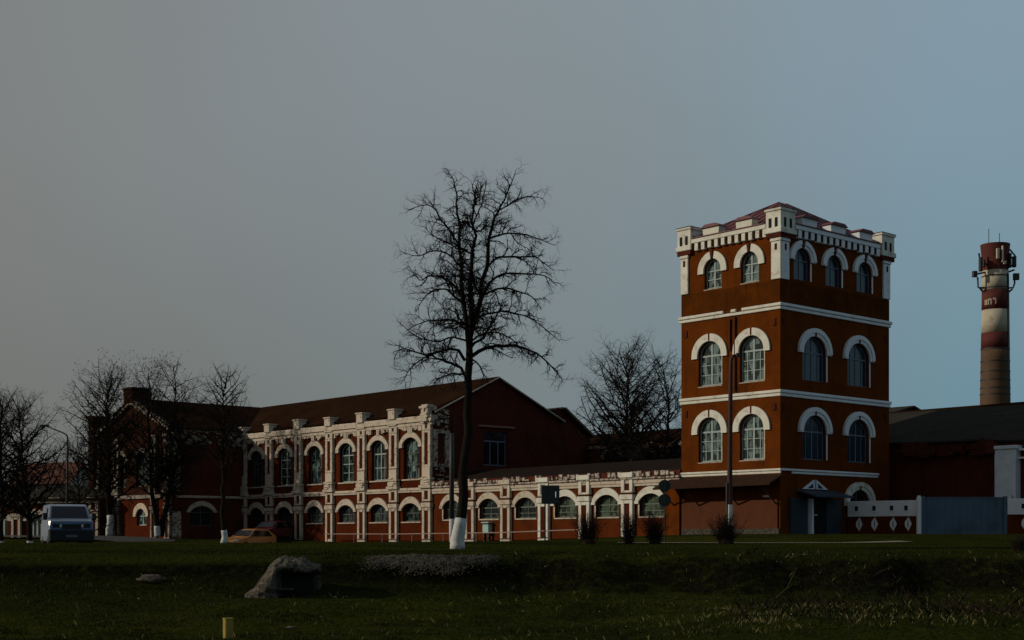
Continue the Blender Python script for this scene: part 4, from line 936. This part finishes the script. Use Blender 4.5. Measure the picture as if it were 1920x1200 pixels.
shrub('small bare shrub at the right edge near the fence', 1914, 1028, 46, .6, .4, 45, 55)

# ================================================================== poles, lamps, signs
def pole_at(px, py, Y): b = at(px, py, Y); b.z = gz(b.x, b.y) - .02; return b
b = pole_at(1369, 1012, 62); o = thing('steel_pole', 'tall thin rusty pole with a hooked top in front of the tower', 'pole', T(*b)); z = lambda y: (HY - y) / F * 62 - b.z
mb = MB(); mb.tube([(-.02, 0, -.1), (-.02, 0, z(940)), (0, 0, z(800)), (.03, 0, z(690)), (.05, 0, z(674)), (.14, 0, z(667)), (.33, 0, z(666))], [.13, .12, .105, .085, .075, .065, .055], 8); sh = mb.build('shaft', M['pole_rust'], o, WM[o], True)
mb = MB(); mb.cbox(.26, .42, -.08, .08, z(669), z(662)); mb.build('lamp_head', M['steel_dark'], o, WM[o])
mb = MB(); mb.tube([(-.02, 0, z(985)), (-.02, 0, z(946))], [.136, .132], 10); mb.build('paint_patch', M['whitewash'], sh, WM[o])
mb = MB(); mb.tube([(-.15, -.05, -.1), (-.15, -.05, z(905))], .05, 7); mb.build('side_tube', M['steel_dark'], o, WM[o])
b = pole_at(126, 1014, 92); o = thing('street_lamp', 'street lamp with a long slanting arm rising behind the pale van', 'street lamp', T(*b)); z = lambda y: (HY - y) / F * 92 - b.z; k = 92 / F
mb = MB(); mb.tube([(0, 0, -.1), (0, 0, z(900)), (.03, 0, z(822)), (-.02, 0, z(816)), (-.25, 0, z(812))], [.1, .085, .065, .05, .045], 7); mb.tube([(-.2, 0, z(812.5)), (-1.35, 0, z(799))], .045, 6); mb.build('pole', M['steel_dark'], o, WM[o], True)
mb = MB(); mb.cbox(-1.75, -1.2, -.1, .1, z(800), z(796.5)); mb.build('lamp_head', M['steel_dark'], o, WM[o])
b = pole_at(847, 1012, 66); o = thing('wooden_post', 'dark post with whitewashed foot just left of the tall tree', 'post', T(*b)); z = lambda y: (HY - y) / F * 66 - b.z
mb = MB(); mb.tube([(0, 0, -.1), (0, 0, z(880)), (.0, 0, z(812))], [.12, .11, .1], 8); sh = mb.build('shaft', M['steel_dark'], o, WM[o], True)
mb = MB(); mb.tube([(0, 0, -.1), (0, 0, z(973))], .126, 9); mb.build('whitewashed_base', M['whitewash'], sh, WM[o], True)
b = pole_at(1022, 1014, 66); o = thing('road_sign', 'square sign seen from its dark back in front of a gallery pilaster', 'sign', T(*b)); z = lambda y: (HY - y) / F * 66 - b.z; k = 66 / F
mb = MB(); mb.tube([(0, .05, -.1), (0, .05, z(912))], .035, 6); mb.build('sign_post', M['steel_dark'], o, WM[o])
mb = MB(); mb.cbox((1015 - 1022) * k, (1049 - 1022) * k, -.02, .01, z(945), z(910)); p_ = mb.build('sign_plate', M['sign_back'], o, WM[o])
mb = MB(); mb.cbox(.48, .53, -.05, -.02, z(933), z(922)); mb.build('bracket', M['white_fence'], p_, WM[o])
b = pole_at(1246, 1012, 62); o = thing('road_sign', 'pair of round signs one above the other seen from behind beside the canopy', 'sign', T(*b)); z = lambda y: (HY - y) / F * 62 - b.z
mb = MB(); mb.tube([(.02, .05, -.1), (.02, .05, z(896))], .03, 6); mb.build('sign_post', M['steel_dark'], o, WM[o])
for yc, r in ((911, .27), (938, .28)):
    mb = MB(); mb.tube([(0, -.02, z(yc)), (0, .0, z(yc))], r, 28); d = mb.build('sign_disc', M['sign_back'], o, WM[o])
    mb = MB(); mb.box(.0, .05, -.05, -.022, z(yc) - r * .8, z(yc) + r * .8); mb.build('bracket', M['steel_dark'], d, WM[o])

# ================================================================== vehicles
def loft(profile, hw, tumble, z0, z1, m, name, parent, mw, roundness=.06):
    """side profile (y along the length, z up) lofted across the width, pulled in towards the roof"""
    mb = MB(); n = len(profile); cy = sum(p[0] for p in profile) / n; cz = sum(p[1] for p in profile) / n
    sec = [(-1, 1 - roundness), (-.93, 1), (-.5, 1.004), (0, 1.008), (.5, 1.004), (.93, 1), (1, 1 - roundness)]
    for u, s in sec:
        for (y, z_) in profile:
            t = sm(z0, z1, z_); mb.v.append((u * hw * (1 - tumble * t), cy + (y - cy) * s, cz + (z_ - cz) * s))
    for i in range(len(sec) - 1):
        for k in range(n): mb.f.append((i * n + k, (i + 1) * n + k, (i + 1) * n + (k + 1) % n, i * n + (k + 1) % n))
    mb.f.append(tuple(range(n))); e = (len(sec) - 1) * n; mb.f.append(tuple(e + k for k in range(n - 1, -1, -1)))
    return mb.build(name, m, parent, mw)
def wheel(parent, mw, x, y, r, w):
    mb = MB(); mb.tube([(x - w / 2, y, r), (x - w * .35, y, r), (x + w * .35, y, r), (x + w / 2, y, r)], [r * .92, r, r, r * .92], 20); t = mb.build('wheel', M['rubber'], parent, mw)
    mb = MB(); s = 1 if x > 0 else -1; mb.tube([(x + s * (w / 2 + .002), y, r), (x + s * (w / 2 + .02), y, r)], [r * .6, r * .5], 14); mb.build('rim', M['gravel'], t, mw)
vb = at(134, 1010, 64.5); vb.z = gz(vb.x, vb.y) + .03
mv = T(*vb) @ Matrix.Rotation(R(23), 4, 'Z')
van = thing('parked_van', 'pale blue grey van with dark windscreen facing the camera at the left', 'van', mv)
hw = .97
loft([(0, .42), (-.02, .95), (.03, 1.16), (.14, 1.36), (.75, 1.48), (1.42, 2.08), (1.8, 2.16), (4.6, 2.18), (4.8, 1.9), (4.85, .42)], hw, .12, 1.35, 2.1, M['van_paint'], 'body', van, mv)
mb = MB(); mb.poly([(-.82, .79, 1.505), (.82, .79, 1.505), (.73, 1.4, 2.055), (-.73, 1.4, 2.055)]); mb.v = [(a, b_ - .035, c) for a, b_, c in mb.v]; mb.build('windscreen', M['glass_dark'], van, mv)
mb = MB(); mb.prism([(-.95, .98), (.95, .98), (.92, 1.3), (.86, 1.34), (-.86, 1.34), (-.92, 1.3)], -.045, .1); mb.build('front_panel', M['van_blue'], van, mv)
mb = MB(); mb.prism([(-.42, 1.0), (.42, 1.0), (.46, 1.22), (-.46, 1.22)], -.07, -.03); mb.build('grille', M['black'], van, mv)
for s in (-1, 1):
    mb = MB(); mb.prism([(s * .6 - .22, 1.06), (s * .6 + .22, 1.06), (s * .6 + .22, 1.24), (s * .6 - .22, 1.24)], -.068, -.04); h = mb.build('headlight', M['black'], van, mv)
    mb = MB(); mb.prism([(s * .47 - .05, 1.08), (s * .47 + .05, 1.08), (s * .47 + .05, 1.22), (s * .47 - .05, 1.22)], -.08, -.066); mb.build('lamp', M['lamp'], h, mv)
    mb = MB(); mb.cbox(*sorted((s * .98, s * 1.18)), .75, .85, 1.42, 1.74, .03); mb.build('mirror', M['black'], van, mv)
    mb = MB(); mb.poly([(s * .955, 1.0, 1.52), (s * .955, 1.9, 1.55), (s * .885, 1.95, 1.98), (s * .885, 1.5, 1.98)]); mb.v = [(a + s * .012, b_, c) for a, b_, c in mb.v]; mb.build('side_window', M['glass_dark'], van, mv)
mb = MB(); mb.cbox(-1.0, 1.0, -.16, .12, .42, .97, .06); mb.build('bumper', M['black'], van, mv)
mb = MB(); mb.box(-.26, .26, -.175, -.155, .62, .74); mb.build('number_plate', M['plate'], van, mv)
for sx in (-.85, .85):
    for yy in (.75, 3.7): wheel(van, mv, sx, yy, .36, .24)
def car(label, px, Y, rot, paint):
    cb_ = at(px, 1010, Y); cb_.z = gz(cb_.x, cb_.y) + .03; m_ = T(*cb_) @ Matrix.Rotation(R(rot), 4, 'Z'); c = thing('parked_car', label, 'car', m_, 'cars parked in front of the hall')
    loft([(-2.0, .28), (-2.02, .58), (-1.9, .72), (-.95, .9), (-.3, 1.33), (.2, 1.44), (1.25, 1.40), (1.85, 1.0), (2.0, .9), (2.02, .3)], .83, .2, .9, 1.4, paint, 'body', c, m_)
    mb = MB(); mb.poly([(-.7, -.9, .97), (.7, -.9, .97), (.58, -.34, 1.335), (-.58, -.34, 1.335)]); mb.v = [(a, b_ - .03, z_ + .02) for a, b_, z_ in mb.v]; mb.build('windscreen', M['glass_dark'], c, m_)
    mb = MB(); mb.poly([(.62, 1.83, 1.04), (-.62, 1.83, 1.04), (-.56, 1.33, 1.37), (.56, 1.33, 1.37)]); mb.v = [(a, b_ + .03, z_ + .02) for a, b_, z_ in mb.v]; mb.build('rear_window', M['glass_dark'], c, m_)
    for s in (-1, 1):
        for a, b2, a1, b1 in ((-.75, .3, -.25, .3), (.38, 1.5, .38, 1.15)):
            mb = MB(); mb.poly([(s * .835, a, .95), (s * .835, b2, .95), (s * .705, b1, 1.33), (s * .705, a1, 1.33)]); mb.v = [(x_ + s * .012, y_, z_) for x_, y_, z_ in mb.v]; mb.build('side_window', M['glass_dark'], c, m_)
        mb = MB(); mb.cbox(s * .55 - .17, s * .55 + .17, -2.05, -1.9, .58, .7, .02); mb.build('headlight', M['lamp'], c, m_)
        mb = MB(); mb.cbox(s * .6 - .14, s * .6 + .14, 1.95, 2.05, .66, .82, .02); mb.build('tail_light', M['chim_red'], c, m_)
        for yy in (-1.25, 1.25): wheel(c, m_, s * .74, yy, .29, .2)
    for b0, b1 in ((-2.08, -1.94), (1.94, 2.08)): mb = MB(); mb.cbox(-.84, .84, b0, b1, .31, .51, .03); mb.build('bumper', M['black'], c, m_)
    return c
car('bright orange hatchback parked in front of the hall doors', 467, 98, -30, M['car_orange'])
car('dark maroon car parked behind the orange hatchback', 509, 101.5, -24, M['car_maroon'])

# ================================================================== far left: gatehouse and houses
gh = thing('gatehouse', 'low gatehouse with white pilasters and a dark roof at the far left', 'building', T(*at(40, 1010, 112)))
MH = frame((at(40, 1010, 112).x, 112, 0), Vector((.94, -.34, 0)))
mb = MB(); hops = [(-2.2, 1.9, .2, 1.5, .45), (1.4, 1.7, .2, 1.5, .45), (5.4, 1.6, .6, 1.6, .4), (-5.6, 1.9, .2, 1.5, .45)]
wall(mb, -8, 7.4, [(-.8, 3.1, hops)]); mb.build('wall', M['brick_red'], gh, MH)
for c in hops: window(gh, MH, c[0], c[2], frame_mesh(c[1] - .04, c[3] - c[2], c[4], .06, [(-.4, .16, None), (.0, .16, None), (.4, .16, None)], [(c[3] - c[2], .08)], 'frame_w'), pane_mesh(c[1] + .04, c[3] - c[2], c[4] + .03, 'glass_dark'), surround_mesh(c[1] + .02, c[3] - c[2], c[4], .38, .1, .1, 'white_worn', gap=0))
for p in (-7.6, -3.9, -.4, 3.3, 6.9):
    a, b2 = pilaster_meshes('gallery', int(p * 10 + 300)); mm = MH @ T(p, 0, -.3); o = a.build('pilaster', M['white_worn'], gh, mm); [k_.build('pilaster_panel', M['brick_red'], o, mm) for k_ in b2]
mb = MB(); mb.cbox(-8, 7.4, -.3, .02, 2.78, 3.1); mb.build('cornice', M['white_worn'], gh, MH)
slab((-8.4, -.5, 3.12), (7.8, -.5, 3.12), (6.6, 4, 4.3), (-8.4, 4, 4.5)).build('roof', M['roof_grey'], gh, MH)
mb = MB(); mb.poly([(7.4, 0, -.8), (7.4, 8, -.8), (7.4, 8, 3.1), (7.4, 0, 3.1)]); mb.poly([(7.8, -.5, 3.12), (7.8, 8, 3.12), (6.6, 4, 4.3)]); mb.build('wall', M['brick_dark'], gh, MH)
def house(label, px, Y, w, h, rh, rm, wm, rot):
    b = at(px, 1010, Y); mh = T(b.x, b.y, 0) @ Matrix.Rotation(R(rot), 4, 'Z'); o = thing('distant_house', label, 'house', mh, 'houses far behind the van')
    mb = MB(); mb.box(-w / 2, w / 2, 0, 8, -1, h); mb.prism([(-w / 2, h), (w / 2, h), (0, h + rh)], 0.01, 7.99); mb.build('wall', M[wm], o, mh)
    for s in (-1, 1):
        q_ = [(s * (w / 2 + .4), -.4, h - .25), (s * (w / 2 + .4), 8.4, h - .25), (0, 8.4, h + rh + .15), (0, -.4, h + rh + .15)]
        if s < 0: q_.reverse()
        slab(*q_).build('roof', M[rm], o, mh)
    for x_ in (-w * .22, w * .22): link('window', frame_mesh(1.2, 1.5, 0, .1, [(0, .08, 1.45)], [(.9, .08)], 'frame_w'), o, mh @ T(x_, -.03, h - 2.3)); link('pane', pane_mesh(1.1, 1.4, 0, 'glass_dark'), o, mh @ T(x_, -.01, h - 2.25))
house('distant house with an orange tiled roof and pale gable behind the street lamp', 152, 165, 4.2, 6.6, 2.2, 'house_orange', 'house_white', 68)
house('distant dark roofed house behind the thin tree near the street lamp', 108, 185, 6.5, 6.6, 2.4, 'roof_brown', 'brick_dark', -8)

# ================================================================== foreground: stones, post, grass
rk = MB(); nu, nv = 72, 48; rb = at(532, 1010, 33.3); rb.z = -1.6
def rock_pt(u, v):                                    # u along the length, v over the top
    X = (u - .5) * 1.62; a = v * math.pi; prof = .35 + .75 * sm(0, .45, u) * (1 - .25 * sm(.75, 1, u)); Z = math.sin(a) ** .5 * prof * 1.05; Yd = -math.cos(a) * .62 * (1 + .2 * math.sin(u * 5))
    if v < .5: c_ = sm(.42, .5, u) * sm(.84, .74, Z); Yd += (.32 - Yd) * c_        # hollow under the top slab
    n = Vector((X, Yd, Z)); k = .08 * noise.noise(n * 3.1) + .05 * noise.noise(n * 7.3) + .035 * noise.noise(n * 16) + .02 * noise.noise(n * 31)
    return n + Vector((k, k * .7, k))
for i in range(nu + 1):
    for j in range(nv + 1): rk.v.append(tuple(rock_pt(i / nu, j / nv)))
for i in range(nu):
    for j in range(nv): a = i * (nv + 1) + j; rk.f.append((a, a + nv + 1, a + nv + 2, a + 1))
rk.f.append(tuple(range(nv + 1))); e = nu * (nv + 1); rk.f.append(tuple(e + k for k in range(nv, -1, -1)))
bo = thing('concrete_block', 'rough concrete culvert block with a dark recess set in the bank', 'concrete block', T(*rb)); rk.build('body', M['concrete'], bo, T(*rb), True)
mb = MB(); mb.cbox(-.05, .72, -.02, .3, -.1, .74, .03); rc = mb.build('recess', M['void'], bo, T(*rb)); mb = MB(); mb.cbox(-.1, .25, -.5, .1, .40, .45, .01); mb.build('ledge', M['concrete'], bo, T(*rb))  # black box in the hollow stands for its deep shade
def boulder(label, px, py, Y, s, seed, sq=(1, .7, .5)):
    q = random.Random(seed); b = at(px, py, Y); b.z = gz(b.x, b.y) - s * .1; mb = MB(); n = 14
    for i in range(n + 1):
        for j in range(n):
            t = math.pi * i / n; p = 2 * math.pi * j / n; d = Vector((math.sin(t) * math.cos(p), math.sin(t) * math.sin(p), math.cos(t))); r = s * (1 + .35 * noise.noise(d * 1.6 + Vector((seed, 0, 0))) + .12 * noise.noise(d * 5 + Vector((seed, 0, 0)))); mb.v.append((d.x * r * sq[0], d.y * r * sq[1], d.z * r * sq[2]))
    for i in range(n):
        for j in range(n): mb.f.append((i * n + j, (i + 1) * n + j, (i + 1) * n + (j + 1) % n, i * n + (j + 1) % n))
    tag(mb.build('stone', M['concrete'], None, T(*b), False), label, 'stone')
boulder('small grey stone half sunk in the grass left of the concrete block', 284, 1085, 34, .3, 5, (1.1, .6, .35))
boulder('flat stone lying at the foot of the concrete block', 545, 1160, 27.5, .14, 6)
boulder('pale stone on the bank under the right half of the tower', 1738, 1100, 31, .08, 8)
# gravel spilling over the lip of the bank
q = random.Random(9); mb = MB()
for i in range(8000):
    u = q.random(); X = -3.45 + 2.95 * u + q.gauss(0, .16); Yl = lip(X); Y = Yl + .1 - 1.25 * q.random() ** 1.5 * (.75 + .5 * noise.noise((u * 4, 1, 2))) + q.gauss(0, .1)
    r = q.uniform(.009, .026); z = gz(X, Y) + r * .15; vs = [(X + r * q.uniform(.7, 1.2) * dx, Y + r * dy, z + r * .8 * dz) for dx, dy, dz in ((1, 0, 0), (-1, 0, 0), (0, 1, 0), (0, -1, 0), (0, 0, 1), (0, 0, -1))]
    mb.add(vs, [(0, 2, 4), (2, 1, 4), (1, 3, 4), (3, 0, 4), (2, 0, 5), (1, 2, 5), (3, 1, 5), (0, 3, 5)])
tag(mb.build('gravel', M['gravel']), kind='stuff')
b = at(428, 1010, 25.2); b.z = gz(b.x, b.y)
yp = thing('marker_post', 'short yellow marker post in the grass at the lower left', 'post', T(*b) @ Matrix.Rotation(R(28), 4, 'Z')); mb = MB(); ht = (HY - 1160) / F * 25.2 - b.z; mb.cbox(-.075, .075, -.075, .075, -.2, ht, .012); mb.build('shaft', M['yellow'], yp, WM[yp])
mb = MB(); mb.cbox(-.08, .08, -.08, .08, ht - .015, ht + .012, .01); mb.build('cap', M['yellow'], yp, WM[yp])
def blades(n, region, h, m, name, seed, lean=.35, w=.006, dens=None):
    q = random.Random(seed); mb = MB(); v = mb.v; f = mb.f; c = 0; tries = 0
    while c < n and tries < n * 6:
        tries += 1; X, Y = region(q)
        if dens and q.random() > dens(X, Y): continue
        z = gz(X, Y) - .01; hh = h * q.uniform(.4, 1.25); a = q.uniform(0, 6.283); ww = w * q.uniform(.7, 1.4); dx, dy = math.cos(a), math.sin(a); lx, ly = q.gauss(0, lean) * hh, q.gauss(0, lean) * hh
        o = len(v); v.append((X - dx * ww, Y - dy * ww, z)); v.append((X + dx * ww, Y + dy * ww, z)); v.append((X + lx * .4 + dx * ww * .7, Y + ly * .4 + dy * ww * .7, z + hh * .6)); v.append((X + lx, Y + ly, z + hh)); f.append((o, o + 1, o + 2)); f.append((o, o + 2, o + 3)); c += 1
    return tag(mb.build(name, m), kind='stuff')
def near(q): Y = 22.5 + 14 * q.random() ** .8; return (q.uniform(-1, 1) * .37 * Y, Y)
def clump(X, Y): return .12 + 1.1 * max(0, noise.noise((X * .8, Y * .8, 1)) + .35)
blades(70000, lambda q: (lambda P_: P_ if gz(*P_) > gz(P_[0], P_[1] + .25) - .12 or q.random() < .15 else near(q))(near(q)), .05, M['blade'], 'grass', 1, dens=clump)
blades(26000, lambda q: ((lambda Y: (q.uniform(-1, 1) * .37 * Y, Y))(36 + 24 * q.random() ** 1.4)), .06, M['blade'], 'grass', 2, w=.008)
def dryspot(X, Y): return sm(2.0, 4.6, X) * sm(9.5, 6.5, X) * sm(29.5, 26.5, Y) * (.25 + noise.noise((X * 1.3, Y * 1.3, 4)) * 1.2) + .015
blades(11000, near, .11, M['dry'], 'dry_grass', 3, .5, .005, dryspot)
blades(4200, near, .15, M['blade'], 'tall_grass', 4, .4, .005, lambda X, Y: sm(3.8, 6, X) * sm(9.6, 7.4, X) * sm(33, 30, Y))
def weeds(q): Y = q.uniform(24, 35); return (q.uniform(.16, .37) * Y, Y)
blades(1500, weeds, .2, M['shrub'], 'dry_weeds', 5, .5, .003, lambda X, Y: max(0, noise.noise((X * .5, Y * .5, 8)) + .3))
q = random.Random(17); mb = MB()
for i in range(420):
    X, Y = near(q); 
    if q.random() > .35 + .65 * sm(-2, 7, X): continue
    z = gz(X, Y) + .03; s = q.uniform(.012, .034); a = q.uniform(0, 6.28); t = q.uniform(.2, .9)
    mb.add([(X + s * math.cos(a), Y + s * math.sin(a), z), (X - s * .5 * math.sin(a), Y + s * .5 * math.cos(a), z + s * t), (X - s * math.cos(a), Y - s * math.sin(a), z + s * .3), (X + s * .5 * math.sin(a), Y - s * .5 * math.cos(a), z)], [(0, 1, 2, 3)])
tag(mb.build('fallen_leaves', M['leaf']), kind='stuff')
def stick(label, pts, r):
    P_ = []
    for px, py, Y in pts: p = at(px, py, Y); p.z = gz(p.x, p.y) + .03; P_.append(p)
    mb = MB(); r *= .6; mb.tube([p - P_[0] for p in P_], [r, r * .8, r * .5], 5); mb.tube([P_[1] - P_[0], P_[1] - P_[0] + Vector((.14, .05, .09))], [r * .6, r * .3], 4); tag(mb.build('fallen_branch', M['dry'], None, T(*P_[0])), label, 'branch')
stick('pale broken branch lying down the bank below the tower corner', [(1455, 1085, 32.2), (1475, 1070, 33.1), (1494, 1056, 34.2)], .014)
stick('pale dry branch lying along the lip of the bank under the tower', [(1490, 1043, 35.8), (1505, 1041, 36), (1522, 1042, 35.8)], .016)

# ================================================================== sky, sun, camera
EL = R(22.0); az = Vector((-1, -.03, 0)).normalized()
to = Vector((az.x * math.cos(EL), az.y * math.cos(EL), math.sin(EL)))
sun = bpy.data.lights.new('sun', 'SUN'); sun.energy = 4.5; sun.angle = R(.6); sun.color = (1.0, .9, .74)
so = bpy.data.objects.new('sun', sun); COL.objects.link(so); so.rotation_euler = to.to_track_quat('Z', 'Y').to_euler(); so.location = (-40, 0, 40)
w = bpy.data.worlds.new('World'); SC.world = w; w.use_nodes = True; nt = w.node_tree
sky = nt.nodes.new('ShaderNodeTexSky'); sky.sky_type = 'NISHITA'; sky.sun_disc = False; sky.sun_elevation = EL; sky.sun_rotation = math.atan2(to.x, to.y); sky.air_density = 1.0; sky.dust_density = 1.5; sky.ozone_density = 1.0
bg = nt.nodes['Background']; bg.inputs['Strength'].default_value = .08
tc = nt.nodes.new('ShaderNodeTexCoord'); sp = nt.nodes.new('ShaderNodeSeparateXYZ'); nt.links.new(tc.outputs['Generated'], sp.inputs[0])
# thin cloud: grey in the west (left), clearing to blue in the east; the dome above is clear
def ramp(src, a, b, c0, c1):
    m_ = N(nt, 'ShaderNodeMapRange', interpolation_type='SMOOTHSTEP'); m_.inputs[1].default_value = a; m_.inputs[2].default_value = b
    nt.links.new(src, m_.inputs[0]); return mixc(nt, m_.outputs[0], c0, c1), m_.outputs[0]
nz = nt.nodes.new('ShaderNodeTexNoise'); nz.inputs['Scale'].default_value = 2.4; nz.inputs['Detail'].default_value = 3; nt.links.new(tc.outputs['Generated'], nz.inputs['Vector'])
def wob(src, k):
    a1 = N(nt, 'ShaderNodeMath', operation='MULTIPLY_ADD'); nt.links.new(nz.outputs['Fac'], a1.inputs[0]); a1.inputs[1].default_value = k; nt.links.new(src, a1.inputs[2]); return a1.outputs[0]
xw = wob(sp.outputs[0], .26); zw = wob(sp.outputs[2], .12)
west, _ = ramp(zw, .06, .36, (4.3, 4.45, 4.15), (5.6, 5.8, 5.7))
mid, _ = ramp(zw, .06, .44, (4.8, 5.75, 5.85), (6.3, 7.45, 8.1))
east, _ = ramp(zw, .08, .45, (4.0, 7.1, 8.7), (6.2, 8.6, 10.4))
_, fx1 = ramp(xw, -.25, .15, west, west); _, fx2 = ramp(xw, .11, .47, west, west)
band = mixc(nt, fx2, mixc(nt, fx1, west, mid), east)
_, up = ramp(sp.outputs[2], .45, .95, west, west); _, dn = ramp(sp.outputs[1], .2, -.6, west, west)
mxm = N(nt, 'ShaderNodeMath', operation='MAXIMUM'); nt.links.new(up, mxm.inputs[0]); nt.links.new(dn, mxm.inputs[1])
nt.links.new(mixc(nt, mulf(nt, mxm.outputs[0], .6), band, sky.outputs[0]), bg.inputs['Color'])
cam = bpy.data.cameras.new('camera'); cam.sensor_width = 36; cam.lens = 36 * F / 1920; cam.shift_y = 410 / 1920; cam.clip_end = 5000; cam.clip_start = .1
co = bpy.data.objects.new('camera', cam); COL.objects.link(co); co.location = (0, 0, 0); co.rotation_euler = (R(90), 0, 0); SC.camera = co
SC.view_settings.view_transform = 'Standard'; SC.view_settings.look = 'None'; SC.view_settings.exposure = -1.1; SC.view_settings.gamma = 1
